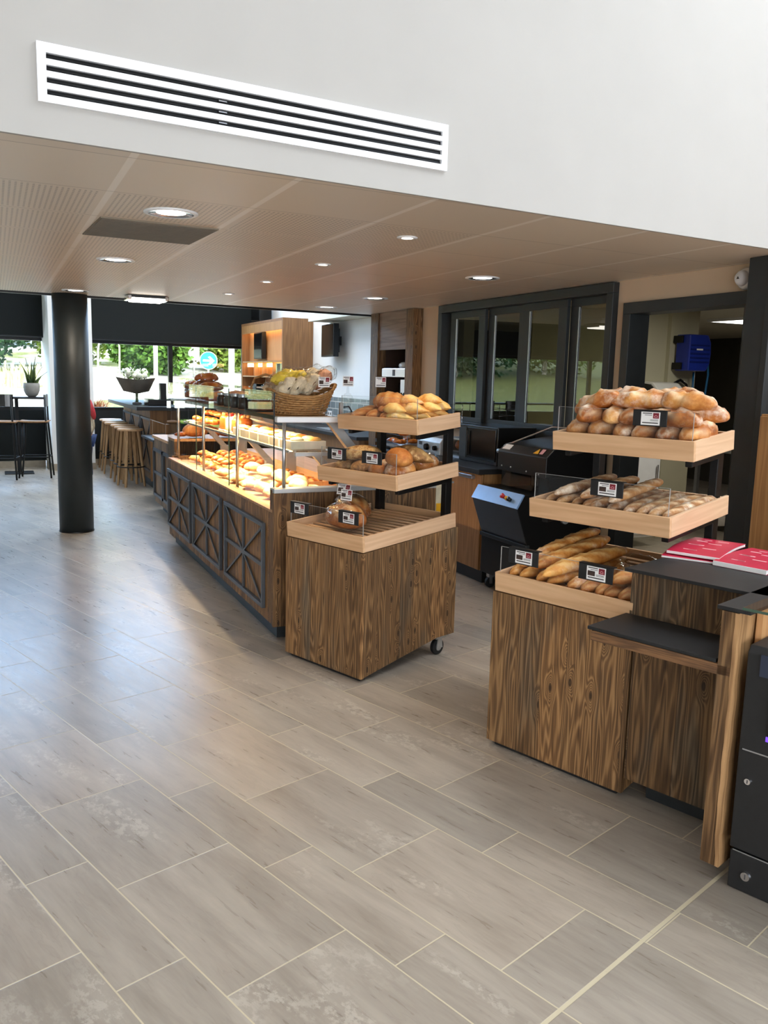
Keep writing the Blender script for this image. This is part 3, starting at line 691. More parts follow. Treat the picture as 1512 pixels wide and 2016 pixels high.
# ------------------------------------------------------------------ bread
def loaf(L, Rr, zs=.85, pw=2.6, ends=.5, slash=0, depth=.1, bend=0.0, lump=.05, seed=1, taper=0.0, ang=.5, nseg=34, nring=18, pinch=0.0):
    rnd = random.Random(seed); mb = MB(); o3 = Vector((rnd.uniform(0, 50), rnd.uniform(0, 50), rnd.uniform(0, 50)))
    vs = []; cut = []
    for i in range(nseg + 1):
        t = -1 + 2 * i / nseg
        t = math.sin(t * PI / 2) * .55 + t * .45
        r = Rr * max(0, 1 - abs(t) ** pw) ** ends * (1 + taper * t)
        if pinch: r *= 1 - pinch * (0.5 + .5 * math.cos(t * PI * 3.0))
        for j in range(nring):
            a = 2 * PI * j / nring
            y, z = math.cos(a) * r, math.sin(a) * r * zs
            if z < 0: z *= .62
            c = 0.0
            if slash and math.sin(a) > -.1:
                w = ((t * .5 + .5) * slash + math.cos(a) * ang) % 1.0
                g_ = math.exp(-((w - .5) / .17) ** 2) * min(1, max(0, math.sin(a) + .1)) * max(0, 1 - t * t) ** .4
                rim = math.exp(-((w - .74) / .07) ** 2) * max(0, math.sin(a)) * max(0, 1 - t * t) ** .4
                k = 1 + depth * (.6 * g_ + 1.1 * rim); y *= k; z *= k; c = min(1, g_)
            p = Vector((t * L / 2, y, z)); nn = noise.noise(p * (2.2 / Rr) * .35 + o3) * lump + noise.noise(p * (4.5 / Rr) * .5 + o3) * lump * .4
            f = 1 + nn * 2.2
            vs.append((p.x * (1 + nn * .1), p.y * f + bend * t * t, p.z * f)); cut.append(c)
    fs = []
    for i in range(nseg):
        for j in range(nring):
            fs.append((i * nring + j, i * nring + (j + 1) % nring, (i + 1) * nring + (j + 1) % nring, (i + 1) * nring + j))
    fs.append(tuple(range(nring))[::-1]); fs.append(tuple(nseg * nring + k for k in range(nring)))
    mb.add(vs, fs)
    mb.cut = dict(enumerate(cut))
    return mb
PROTO = {}
def bread(kind, variant, mbf, mat):
    """mesh data shared by every copy of one kind"""
    key = (kind, variant)
    if key not in PROTO:
        o = build(kind, mbf(), mat, smooth=True); PROTO[key] = o.data; bpy.data.objects.remove(o)
    return PROTO[key]
def datum(kind, mb, mat):
    o = build(kind, mb, mat, smooth=True); d = o.data; bpy.data.objects.remove(o); return d
def put(kind, me, world, label, cat, group):
    o = bpy.data.objects.new(kind, me); COL.objects.link(o); o.matrix_world = world
    return tag(o, label, cat, group)
rnd = random.Random(3)
def tray_z(k, s):
    s0, z0, sl = ((0.004, .680, .056), (.226, .974, .048), (.373, 1.257, .036))[k]
    return z0 + .042 + sl * (s - s0) / (.724 - s0)
TLT = [math.atan2(.056, .72), math.atan2(.048, .498), math.atan2(.036, .351)]
def lay(MC, k, kind, me, s, v, dz, yaw, label, cat, group, roll=0.0, tilt=None):
    """a loaf on tray k at depth s, cross position v, dz above the slats; yaw 0 = along the depth of the cart"""
    tl = TLT[k] * math.cos(yaw) if tilt is None else tilt
    w = MC @ T(s, v, tray_z(k, s) + dz, yaw, roll, -tl)
    return put(kind, me, w, label, cat, group)
# near cart, upper tray: floury rustic loaves in three layers
RU = [bread('rustic_loaf', i, lambda i=i: loaf(.27, .055, .86, 3.6, .5, 1.6, .22, (.0, .012, -.012, .008)[i], .085, 20 + i, (.1, -.08, .06, 0)[i], .9, pinch=.10), M['rustic']) for i in range(4)]
gr = 'floury rustic loaves in the upper tray'
for i, v in enumerate((.575, .47, .365, .26, .158, .06)):
    lay(MC2, 2, 'rustic_loaf', RU[i % 4], .53 + .01 * (i % 2), v, .04, .06 * (i % 3 - 1), f'floury rustic loaf in bottom layer of the upper tray, {ORD[5 - i]} from the checkout side', 'bread', gr)
for i, (s, v, yw) in enumerate(((.50, .535, .3), (.51, .42, .2), (.53, .315, -.1))):
    lay(MC2, 2, 'rustic_loaf', RU[(i + 1) % 4], s, v, .100, yw, f'golden rustic loaf in middle layer of the upper tray, {ORD[2 - i]} from the black price holder', 'bread', gr)
lay(MC2, 2, 'rustic_loaf', RU[3], .475, .15, .100, PI / 2 - .15, 'floury rustic loaf lying crossways just beside the price holder, upper tray', 'bread', gr)
lay(MC2, 2, 'rustic_loaf', RU[1], .62, .12, .100, PI / 2 + .1, 'floury rustic loaf lying crossways in middle layer behind another, upper tray', 'bread', gr)
lay(MC2, 2, 'rustic_loaf', RU[0], .495, .51, .148, 1.25, 'white floury loaf sloping down on top of the pile at its outer end', 'bread', gr, tilt=-.30)
lay(MC2, 2, 'rustic_loaf', RU[2], .60, .46, .162, 1.3, 'white floury loaf on top of the pile, behind the sloping one', 'bread', gr, tilt=-.18)
lay(MC2, 2, 'rustic_loaf', RU[3], .50, .30, .165, PI / 2 + .25, 'plump golden loaf crossways on top of the pile above the price holder', 'bread', gr)
lay(MC2, 2, 'rustic_loaf', RU[2], .50, .12, .165, PI / 2 - .12, 'plump split loaf crossways on top of the pile at the checkout end', 'bread', gr)
lay(MC2, 2, 'rustic_loaf', RU[1], .63, .22, .162, PI / 2, 'floury loaf crossways on top of the pile at the back', 'bread', gr)
# near cart, middle tray: thin floury baguettes
TB = [bread('floury_baguette', i, lambda i=i: loaf(.43, .0285, .9, 5, .6, 5, .18, (.0, .01, -.008)[i], .04, 40 + i, 0, .8, 44, 14), M['trad']) for i in range(3)]
gb = 'thin floury baguettes in the middle tray'
for i, v in enumerate((.59, .53, .475, .42, .36, .30, .225, .165, .11, .05)):
    lay(MC2, 1, 'floury_baguette', TB[i % 3], .485, v, .022, -.05 + .03 * (i % 4), f'thin floury baguette lying on the slats of middle tray, {ORD[9 - i]} from the checkout side', 'bread', gb, tilt=TLT[1])
for i, v in enumerate((.52, .415, .285)):
    lay(MC2, 1, 'floury_baguette', TB[(i + 1) % 3], .47, v, .066, -.1 + .05 * i, f'thin floury baguette resting on top of others in middle tray, {ORD[2 - i]} from the checkout side', 'bread', gb, tilt=TLT[1] + .03)
# near cart, lower tray: golden baguettes and short brown rolls
BG = [bread('golden_baguette', i, lambda i=i: loaf(.50, .037, .9, 4, .62, 5, .26, (.0, .012, -.01)[i], .04, 50 + i, 0, 1.0, 48, 16), M['bag']) for i in range(3)]
SR = [bread('brown_bread_roll', i, lambda i=i: loaf(.21, .037, .9, 3, .6, 2, .12, .0, .06, 60 + i, .1, 1.0, 26, 14), M['brown']) for i in range(3)]
g3 = 'golden baguettes in the lower tray'
for i, v in enumerate((.60, .525, .45, .375)):
    lay(MC2, 0, 'golden_baguette', BG[i % 3], .285, v, .03, .02 - .05 * i, f'golden baguette flat on the slats of lower tray, {ORD[i]} from the outer end', 'bread', g3)
lay(MC2, 0, 'golden_baguette', BG[1], .30, .46, .088, -.12, 'golden baguette on top of the stack in the lower tray, middle one', 'bread', g3, tilt=.16)
lay(MC2, 0, 'golden_baguette', BG[0], .31, .53, .098, -.14, 'topmost golden baguette pointing up at the back of lower tray', 'bread', g3, tilt=.22)
lay(MC2, 0, 'golden_baguette', BG[2], .24, .365, .078, -.2, 'short pale golden baguette on the stack between two price holders', 'bread', g3, tilt=.12)
g4 = 'short brown rolls in the lower tray'
for i, v in enumerate((.29, .235, .18, .125, .07)):
    lay(MC2, 0, 'brown_bread_roll', SR[i % 3], .14, v, .03, -.2 + .1 * (i % 3), f'short brown roll at the front of lower tray, {ORD[4 - i]} from the checkout side', 'bread', g4)
for i, (s, v, dz, yw) in enumerate(((.15, .10, .085, -.25), (.19, .05, .085, -.1), (.33, .25, .03, .5), (.36, .16, .03, -.4))):
    lay(MC2, 0, 'brown_bread_roll', SR[(i + 1) % 3], s, v, dz, yw, 'golden brown roll ' + ('on top of the front rolls by the checkout panel', 'squeezed against the checkout panel on top of rolls', 'lying apart in the middle of lower tray', 'lying crooked behind the front rolls of lower tray')[i], 'bread', g4)
for i, (s, v, lab) in enumerate(((.36, .29, 'crumpled clear bread bag lying on brown rolls'), (.44, .21, 'second crumpled bread bag further back on the slats'))):
    b = loaf(.2, .05, .8, 3, .5, 0, 0, 0, .2, 70 + i, .2); b.cut = {}
    put('bread_bag', datum('bread_bag', b, M['cello']), MC2 @ T(s, v, tray_z(0, s) + .045, .5 + i), lab, 'bread bag', 'clear bread bags')
# far cart, upper tray: brown loaves and pointed golden rolls
BL = [bread('brown_loaf', i, lambda i=i: loaf((.24, .30)[i], (.088, .062)[i], (.72, .62)[i], 2.4, .55, 3, .12, (.0, -.01)[i], .05, 80 + i, 0, 1.0), M['brown']) for i in range(2)]
PR = [bread('pointed_roll', i, lambda i=i: loaf(.25, .054, .70, 1.5, 1.0, 1, .16, (0, .01, -.01)[i], .05, 90 + i, .1, .4), M['gold']) for i in range(3)]
g5 = 'brown loaves in the far cart upper tray'; g6 = 'pointed golden rolls in the far cart upper tray'
for i, (s, v, dz, yw, lab) in enumerate(((.555, .535, .03, .0, 'flat brown loaf at the outer end of far cart upper tray'), (.555, .42, .03, .0, 'flat brown loaf beside the outermost one, far cart upper tray'),
        (.58, .36, .065, .1, 'brown loaf lying behind pointed rolls, far cart upper tray'), (.555, .31, .03, .0, 'darker brown loaf in the front middle of far cart upper tray'))):
    lay(MC1, 2, 'brown_loaf', BL[1], s, v, dz, yw, lab, 'bread', g5)
lay(MC1, 2, 'brown_loaf', BL[0], .55, .37, .09, 1.3, 'large brown loaf on top of the pile, far cart', 'bread', g5)
lay(MC1, 2, 'brown_loaf', BL[1], .52, .285, .068, 1.1, 'brown loaf leaning under the large top loaf, far cart', 'bread', g5, tilt=.1)
for i, (s, v, dz, yw, lab) in enumerate(((.455, .215, .03, 1.5, 'front corner, lowest layer'), (.53, .15, .03, 1.5, 'front corner next to the acrylic edge'), (.60, .17, .03, 1.5, 'in the middle of lowest layer'), (.665, .145, .03, 1.5, 'at the back of lowest layer'),
        (.46, .25, .068, 1.35, 'second layer, nearest the brown loaves'), (.49, .135, .07, 1.4, 'second layer over the front corner'), (.60, .12, .07, 1.25, 'second layer at the side rim'), (.675, .12, .068, 1.35, 'at the far back corner of the rim'),
        (.55, .22, .105, 1.35, 'on the very top, next to the large brown loaf'), (.62, .14, .108, 1.35, 'on the very top, above the side rim'))):
    lay(MC1, 2, 'pointed_roll', PR[i % 3], s, v, dz, yw, 'pointed golden roll, far cart, ' + lab, 'bread', g6)
# far cart, middle tray
SE = bread('seeded_loaf', 0, lambda: loaf(.23, .06, .85, 2.6, .6, 0, 0, 0, .05, 101), M['seed'])
SM = bread('round_loaf', 0, lambda: loaf(.2, .068, .9, 2.4, .55, 0, 0, 0, .04, 102), M['brown'])
SQ = bread('crusty_loaf', 0, lambda: loaf(.18, .06, .9, 4, .45, 2, .1, 0, .05, 103), M['rustic'])
PG = bread('pointed_loaf', 0, lambda: loaf(.25, .058, .85, 1.9, .8, 1, .06, 0, .04, 104), M['seed'])
g7 = 'loaves in the far cart middle tray'
lay(MC1, 1, 'seeded_loaf', SE, .36, .40, .10, -.9, 'seed-crusted loaf resting between the two price holders, middle tray', 'bread', g7)
lay(MC1, 1, 'seeded_loaf', SE, .37, .50, .03, .1, 'seed-crusted loaf on the slats under a price holder, outer end', 'bread', g7)
lay(MC1, 1, 'seeded_loaf', SE, .37, .37, .03, .05, 'seed-crusted loaf on the slats below the raised seeded one', 'bread', g7)
lay(MC1, 1, 'round_loaf', SM, .33, .085, .10, 1.1, 'smooth orange-brown loaf raised behind the acrylic corner, middle tray', 'bread', g7)
lay(MC1, 1, 'crusty_loaf', SQ, .355, .22, .03, .1, 'crusty loaf on the slats under the smooth orange one', 'bread', g7)
lay(MC1, 1, 'crusty_loaf', SQ, .355, .095, .03, .0, 'crusty loaf in the front corner of the middle tray', 'bread', g7)
lay(MC1, 1, 'pointed_loaf', PG, .47, .12, .10, -.95, 'pointed greyish loaf tipped towards the side rim, middle tray', 'bread', g7, tilt=-.25)
lay(MC1, 1, 'pointed_loaf', PG, .48, .24, .03, .4, 'pointed greyish loaf on the slats at the middle tray back', 'bread', g7)
lay(MC1, 1, 'crusty_loaf', SQ, .58, .12, .03, .3, 'crusty loaf inside a clear bag near the rear post', 'bread', g7)
b = loaf(.24, .068, .85, 3, .5, 0, 0, 0, .12, 111); b.cut = {}
put('bread_bag', datum('bread_bag', b, M['cello']), MC1 @ T(.58, .12, tray_z(1, .58) + .045, .3), 'clear bag around the crusty loaf near the rear post', 'bread bag', 'clear bread bags')
# far cart, lower tray: two big round loaves in clear bags, two clipped price cards
BO = bread('country_loaf', 0, lambda: loaf(.26, .095, .82, 2.6, .5, 1, .1, 0, .03, 120, 0, 1.4), M['brown'])
g8 = 'large country loaves in the lower tray'
lay(MC1, 0, 'country_loaf', BO, .155, .30, .065, 1.45, 'large country loaf standing nearest the front guard of lower tray', 'bread', g8)
lay(MC1, 0, 'country_loaf', BO, .33, .43, .065, 1.2, 'large scored country loaf behind the front one, lower tray', 'bread', g8)
for i, (s, v, lab) in enumerate(((.155, .30, 'clear bag around the front country loaf'), (.33, .43, 'clear bag around the rear country loaf'))):
    b = loaf(.29, .104, .86, 3, .5, 0, 0, 0, .08, 130 + i); b.cut = {}
    put('bread_bag', datum('bread_bag', b, M['cello']), MC1 @ T(s, v, tray_z(0, s) + .068, 1.45 - .25 * i), lab, 'bread bag', 'clear bread bags')
def clip_card(world, label, h=.075, photo=True):
    """a printed price card on a clear clip stand"""
    t = thing('price_card', label, 'price tag', (0, 0, 0), 0, 'printed price cards on clear clips'); t.matrix_world = world
    b = MB(); b.lathe([(.022, 0), (.03, .004), (.03, .03), (.02, .05), (.008, .055), (.006, h)], 14); build('clip_stand', b, M['plexi'], t, smooth=True)
    card_face(t, .078, .058, 0, 0, h + .028, photo); return t
clip_card(MC1 @ T(.22, .41, .845, -PI / 2 + .35, -.35), 'printed price card tilted above the rear bagged country loaf', .07)
clip_card(MC1 @ T(.15, .30, .835, -PI / 2 + .1, -.1), 'printed price card stuck in the front bagged country loaf', .065)

# ================================================================== THE GLASS DISPLAY COUNTER (world coordinates, taken off the base)
CB = (1.42, 4.59, 0.0)
cnt = thing('display_counter', 'long glass-fronted bread display counter with timber front and steel cross frames', 'display counter', CB)
FX, CY0, CY1 = 1.42, 4.59, 7.76
b = MB(CB); b.box(FX, FX + .025, CY0, CY1, .108, .77); build('front_panel', b, M['woodp'], cnt)
b = MB(CB); b.box(FX - .002, 2.46, CY0 - .03, CY0, .10, .885); b.box(FX - .002, FX + .05, CY0, CY0 + .04, .77, .90); build('end_panel', b, M['woodd'], cnt)
b = MB(CB); b.box(FX, 2.46, CY0 - .034, CY0 + .05, .885, .91); build('end_cap', b, M['zinc'], cnt, bev=.002)
b = MB(CB); b.box(1.475, 2.42, CY0 + .08, CY1, 0, .108); build('plinth', b, M['anth'], cnt)
b = MB(CB); b.box(FX + .025, 2.44, CY1 - .025, CY1, .108, .80); b.box(2.42, 2.44, CY0, CY1 - .03, .108, .74); build('back_panel', b, M['woodd'], cnt)
b = MB(CB); b.box(FX - .004, FX + .07, CY0 + .001, CY1, .77, .785); build('front_ledge', b, M['oak'], cnt, bev=.002)
b = MB(CB); b.box(FX + .07, 2.10, CY0 + .05, CY1 - .03, .745, .765); build('deck', b, M['maple'], cnt)
b = MB(CB); b.box(2.10, 2.13, CY0 + .05, CY1 - .03, .745, .86); b.box(2.13, 2.42, CY0 + .05, CY1 - .03, .83, .86); build('deck_back', b, M['beech'], cnt)
for k, (y0, y1) in enumerate(((4.72, 5.645), (5.76, 6.68), (6.775, 7.735))):
    z0, z1 = .174, .689; x1 = FX - .001; x0 = x1 - .022; w = .024; ym, zm = (y0 + y1) / 2, (z0 + z1) / 2
    b = MB(CB)
    b.box(x0, x1, y0, y1, z0, z0 + w); b.box(x0, x1, y0, y1, z1 - w, z1); b.box(x0, x1, y0, y0 + w, z0 + w, z1 - w); b.box(x0, x1, y1 - w, y1, z0 + w, z1 - w)
    b.box(x0 + .006, x1, y0 + w, y1 - w, zm - w / 2, zm + w / 2); b.box(x0 + .008, x1, ym - w * .4, ym + w * .4, z0 + w, zm - w / 2); b.box(x0 + .008, x1, ym - w * .4, ym + w * .4, zm + w / 2, z1 - w)
    for sg in (1, -1):
        a = Vector((0, y1 - y0 - 2 * w, (z1 - z0 - 2 * w) * sg)); ln = a.length; an = math.atan2(a.z, a.y)
        b.box(.007, .018, -ln / 2, ln / 2, -w * .3, w * .3, Matrix.Translation((x0, ym, zm)) @ Matrix.Rotation(an, 4, 'X'))
    build('cross_frame', b, M['iron'], cnt, bev=.0015)
GX = 1.44
for k, (y0, y1) in enumerate(((4.64, 5.66), (5.665, 6.69), (6.695, 7.92))):
    b = MB(CB); b.box(GX, GX + .006, y0, y1, .787, 1.448); g = build('front_glass', b, M['glasscase'], cnt)
    b = MB(CB); b.box(GX - .0005, GX + .0065, y0, y1, 1.448, 1.4505); b.box(GX - .0005, GX + .0065, y0 - .0025, y0, .79, 1.45); build('glass_edge', b, M['blackg'] if k == 0 else M['glassedge'], g)
b = MB(CB); b.box(GX, 1.78, 4.645, 7.92, 1.4516, 1.4576); build('top_glass', b, M['glasscase'], cnt)
b = MB(CB); b.box(GX + .02, 1.62, CY0 + .03, CY0 + .035, .912, 1.29); build('end_glass', b, M['glasscase'], cnt)
for k, y in enumerate((4.63, 5.66, 6.69, 7.70)):
    b = MB(CB); b.cyl((1.50, y, .91 if k == 0 else .765), (1.50, y, 1.29), .011, n=14); build('post', b, M['steel'], cnt, smooth=True)
b = MB(CB); b.box(1.49, 1.84, 4.66, 7.98, 1.296, 1.312); build('top_shelf', b, M['oak'], cnt, bev=.002)
b = MB(CB); b.box(1.45, 1.84, 4.60, 4.655, 1.283, 1.316); build('shelf_rail', b, M['alu'], cnt, bev=.006)
b = MB(CB); b.box(1.485, 1.492, 4.66, 7.98, 1.29, 1.314); build('shelf_lip', b, M['blackg'], cnt)
b = MB(CB); b.box(1.53, 1.80, 4.62, 7.60, 1.112, 1.120); build('mid_shelf', b, M['glasscase'], cnt)
b = MB(CB); b.box(1.525, 1.53, 4.62, 7.60, 1.108, 1.122); b.box(1.56, 1.80, 4.6, 4.63, 1.09, 1.111); build('mid_shelf_edge', b, M['zinc'], cnt)
for y in (4.69, 6.2, 7.6):
    a = MB(CB); a.hexa([(1.74, y - .03, 1.283), (1.80, y - .03, 1.283), (1.80, y + .03, 1.283), (1.74, y + .03, 1.283)], [(1.8, y - .03, 1.27), (1.84, y - .03, 1.283), (1.84, y + .03, 1.283), (1.8, y + .03, 1.27)])
    a = MB(CB); a.prism([(1.77, 1.295), (1.835, 1.295), (2.09, .99), (2.02, .99)], y - .025, y + .025, 'y'); build('shelf_arm', a, M['zinc'], cnt, bev=.002)
    a = MB(CB); a.prism([(1.67, 1.11), (1.72, 1.11), (1.92, .90), (1.86, .90)], y - .02, y + .02, 'y'); build('lower_arm', a, M['zinc'], cnt, bev=.002)
    a = MB(CB); a.box(1.86, 1.93, y - .025, y + .025, .762, .905); a.box(2.02, 2.10, y - .025, y + .025, .765, .995); build('arm_foot', a, M['zinc'], cnt, bev=.002)
for x, z, y0, y1 in ((1.52, 1.290, 4.72, 7.85), (1.56, 1.107, 4.72, 7.55)):
    b = MB(CB); b.box(x, x + .022, y0, y1, z, z + .004); build('led_strip', b, M['warm'], cnt)
# cross shelf closing the far end of the counter
t = thing('end_shelf', 'timber cross shelf holding rolls at the far end of display deck', 'shelf', (1.95, 8.05, 0))
b = MB((1.95, 8.05, 0)); b.box(1.5, 2.5, 7.9, 8.2, .915, .94); build('shelf_board', b, M['maple'], t, bev=.002)
b = MB((1.95, 8.05, 0)); b.box(1.5, 1.54, 7.9, 8.2, 0, .915); b.box(2.44, 2.5, 7.9, 8.2, 0, .915); build('shelf_support', b, M['wood'], t)
b = MB((1.95, 8.05, 0)); b.box(1.54, 2.44, 8.15, 8.17, .1, .915); build('back_board', b, M['woodd'], t)
# ---- goods on the lit deck
DR = [bread('bread_roll', i, lambda i=i: loaf(.15, .05, .85, 2.4, .55, 1, .08, 0, .04, 140 + i, 0, .6, 20, 14), M['pale']) for i in range(3)]
DB = [bread('white_baguette', i, lambda i=i: loaf(.33, .036, .9, 4, .6, 4, .1, .01, .04, 150 + i, 0, .9, 30, 12), M['pale']) for i in range(2)]
DV = [bread('pastry', i, lambda i=i: loaf(.13, .036, .8, 2.2, .6, 3, .2, (.03, 0, .02)[i], .08, 160 + i, 0, .4, 22, 12, .12), M['brioche']) for i in range(3)]
DG = [bread('golden_pastry', i, lambda i=i: loaf(.13, .04, .75, 2.2, .6, 2, .2, .02, .08, 170 + i, 0, .4, 22, 12, .1), M['gold']) for i in range(2)]
WR = T(0, 0, 0)
def deck(kind, me, x, y, z, yaw, label, grp):
    put(kind, me, T(x, y, z, yaw), label, 'bread' if 'past' not in kind else 'pastry', grp)
for r, (x, n) in enumerate(((1.58, 9), (1.71, 9), (1.86, 8))):
    for i in range(n):
        y = 4.80 + i * .175 + .05 * (r % 2)
        if r < 2 and i > 3:
            deck('white_baguette', DB[i % 2], x + .02, y + .04, .80, PI / 2 + .5 * (-1) ** i, f'floury white loaf on the lit deck, {ORD[i]} from the near end in the {("glass", "middle")[r]} row', 'pale loaves on the lit deck')
        else:
            deck('bread_roll', DR[(i + r) % 3], x, y, .805 + .004 * (i % 2), rnd.uniform(0, 3), f'pale round roll on the lit deck, {ORD[i]} from the near end in the {("glass", "middle", "rear")[r]} row', 'pale loaves on the lit deck')
for i in range(7):
    deck('bread_roll', DR[i % 3], 1.70 + .05 * (i % 2), 4.95 + i * .17, .875, rnd.uniform(0, 3), f'pale round roll stacked on top of others, {ORD[i]} from the near end of lit deck', 'pale loaves on the lit deck')
for r, x in enumerate((1.60, 1.72, 1.85, 1.97)):
    for i in range(7):
        y = 6.44 + i * .17 + .04 * (r % 2); g_ = (i + r) % 3 == 0 or r == 1
        deck('golden_pastry' if g_ else 'pastry', DG[i % 2] if g_ else DV[(i + r) % 3], x, y, .80, rnd.uniform(-.6, .6) + PI / 2, ('golden' if g_ else 'brown glazed') + f' pastry on the far part of deck, {ORD[i]} in the {("glass", "second", "third", "rear")[r]} row', 'pastries on the far part of the deck')
for r, x in enumerate((1.66, 1.82, 1.94)):
    for i in range(6):
        deck('pastry', DV[(i + 2 * r) % 3], x, 6.52 + i * .17, .855, rnd.uniform(-.7, .7), f'brown glazed pastry piled on a second layer, {ORD[i]} in its {("glass", "middle", "rear")[r]} row', 'pastries on the far part of the deck')
b = MB(); b.box(-.16, .16, -.5, .5, 0, .012); b.box(-.16, .16, -.5, -.49, .012, .09); b.box(-.16, -.15, -.5, .5, .012, .06); b.box(.15, .16, -.5, .5, .012, .09)
tag(build('pastry_crate', b, M['maple'], None, T(1.98, 5.75, .766)), 'low wooden crate standing at the back of the lit deck', 'crate')
for i in range(5):
    deck('pastry', DV[i % 3], 1.98, 5.42 + i * .16, .83, .3 * i, f'brown pastry in the wooden crate, {ORD[i]} from its near end', 'pastries in the wooden crate')
# ---- mid shelf: frosted boxes, cakes, plates
for i in range(6):
    t = thing('pastry_box', f'frosted pastry box on the glass shelf, {ORD[i]} from the near end', 'pastry box', (1.665, 4.78 + i * .225, 1.1205), .03 * (-1) ** i, 'frosted pastry boxes')
    b = MB(); b.box(-.11, .11, -.1, .1, 0, .05); build('box_body', b, M['box'], t, bev=.003)
    for q in range(4):
        c = MB(); c.ball((-.055 + .11 * (q % 2), -.05 + .1 * (q // 2), .056), .042, .04, .016, 12); build('tart', c, (M['cake'], M['gold'], M['brioche'], M['cake'])[(q + i) % 4], t, smooth=True)
for i, (y, mat, lab) in enumerate(((6.12, 'brioche', 'orange brioche crown wrapped on the glass shelf'), (6.30, 'cake', 'cream charlotte cake standing on the glass shelf'), (6.48, 'brioche', 'dark glazed brioche loaf on the glass shelf'))):
    t = thing('cake', lab, 'cake', (1.66, y, 1.1205))
    b = MB(); b.lathe([(.075, 0), (.08, .02), (.078, .09), (.06, .11), (.0, .115)], 20); build('cake_body', b, M[mat], t, smooth=True)
    b = MB(); b.lathe([(.088, -.0), (.088, .004)], 20); build('cake_board', b, M['paper'], t)
    b = MB()
    for q in range(7): b.ball((.05 * math.cos(q * .9), .05 * math.sin(q * .9), .118), .014, n=8)
    build('topping', b, M['gold'] if i != 1 else M['red'], t, smooth=True)
for i in range(7):
    x, y = 1.60 + .07 * (i % 2), 6.75 + .11 * i
    deck('brioche_bun', DV[i % 3], x, y, 1.155, .8 * i, f'glazed brioche bun on the glass shelf, {ORD[i]} from the tall cakes', 'brioche buns on the glass shelf')
for i in range(4):
    deck('brioche_bun', DV[i % 3], 1.69, 6.82 + .15 * i, 1.21, .8 * i, f'glazed brioche bun on top of others on glass shelf, {ORD[i]} from the tall cakes', 'brioche buns on the glass shelf')
for i, (x, y, z) in enumerate(((1.75, 5.9, 1.2), (1.62, 7.45, 1.14))):
    t = thing('plate', ('white plate tilted behind the tall cakes', 'white plate lying near the far end of glass shelf')[i], 'plate', (x, y, z - .0193 if i else z))
    b = MB(); b.lathe([(.05, 0), (.06, .002), (.1, .014), (.102, .016), (.06, .006), (0, .005)], 28, T(0, 0, 0, 0, 0, .25 if i == 0 else 0)); build('plate_body', b, M['china'], t, smooth=True)
for i in range(2):
    deck('round_bread', BO, 1.72 + .3 * i, 8.02, 1.0, .5 + i, ('round brown loaf on the cross shelf, next to the glass', 'round brown loaf on the cross shelf, further along')[i], 'round loaves on the cross shelf')
for i in range(5):
    deck('pastry', DV[i % 3], 1.58 + .16 * i, 7.96, .975, .4 * i, f'small brown pastry along the front of cross shelf, {ORD[i]} from the glass', 'pastries on the cross shelf')
# ---- wicker basket and packets on the near end of the top shelf
SH = 1.3125
def basket(name, label, loc, rz, a, bb, h, tip, rows=9, strand=.006, spokes=30):
    t = thing(name, label, 'basket', loc, rz)
    w = MB(); m_ = spokes * 4
    for r in range(rows):
        f = r / (rows - 1); pts = []
        for k in range(m_):
            q = 2 * PI * k / m_; c, s_ = math.cos(q), math.sin(q); wob = .0035 * math.sin(q * spokes + (r % 2) * PI)
            e = 1 + .32 * f; ra, rb = a * (.76 * e) + wob, bb * (.76 * e) + wob
            z = .006 + f * (h + tip * max(0, c) ** 3 * .9 + tip * .5 * max(0, -c) ** 3)
            pts.append((ra * c * (1 + .10 * f * max(0, c) ** 2), rb * s_, z))
        w.tube(pts, strand * (1.6 if r == rows - 1 else 1), 6, True)
    build('weave', w, M['wicker'], t, smooth=True)
    s2 = MB()
    for k in range(spokes):
        q = 2 * PI * (k + .5) / spokes; c, s_ = math.cos(q), math.sin(q); p = []
        for f in (0, .5, 1):
            e = 1 + .32 * f
            p.append((a * .755 * e * c * (1 + .10 * f * max(0, c) ** 2), bb * .755 * e * s_, .004 + f * (h + tip * max(0, c) ** 3 * .9 + tip * .5 * max(0, -c) ** 3)))
        s2.tube(p, .004, 5)
    build('stakes', s2, M['wicker'], t)
    fl = MB(); fl.lathe([(.0, .002), (1, .002), (1, .012), (0, .012)], 36, Matrix.Diagonal((a * .76, bb * .76, 1, 1))); build('bottom', fl, M['wicker'], t)
    return t
basket('wicker_basket', 'boat-shaped wicker basket heaped with clear packets on the counter end', (1.70, 4.94, SH), -.05, .20, .15, .105, .085)
def pillow(w, h, d, seed, n=14, m=18):
    rr = random.Random(seed); o3 = Vector((rr.uniform(0, 40), rr.uniform(0, 40), 0)); mb = MB(); vs = []; fs = []
    for side in (1, -1):
        for i in range(m + 1):
            for j in range(n + 1):
                a, c = -1 + 2 * i / m, -1 + 2 * j / n
                t = max(0, (1 - abs(a) ** 4) * (1 - abs(c) ** 3)) ** .5 * d / 2
                wob = noise.noise(Vector((a * 3, c * 3, side)) + o3) * .012 + math.sin(a * 16 + c * 2) * .0035 * (1 - abs(c))
                vs.append((a * h / 2, c * w / 2 * (1 - .12 * abs(a) ** 3) + noise.noise(Vector((a * 5, 0, seed))) * .008, side * t + wob))
    k = (m + 1) * (n + 1)
    for q in (0, 1):
        for i in range(m):
            for j in range(n):
                b0 = q * k + i * (n + 1) + j; f = (b0, b0 + n + 1, b0 + n + 2, b0 + 1); fs.append(f if q == 0 else f[::-1])
    mb.add(vs, fs); return mb
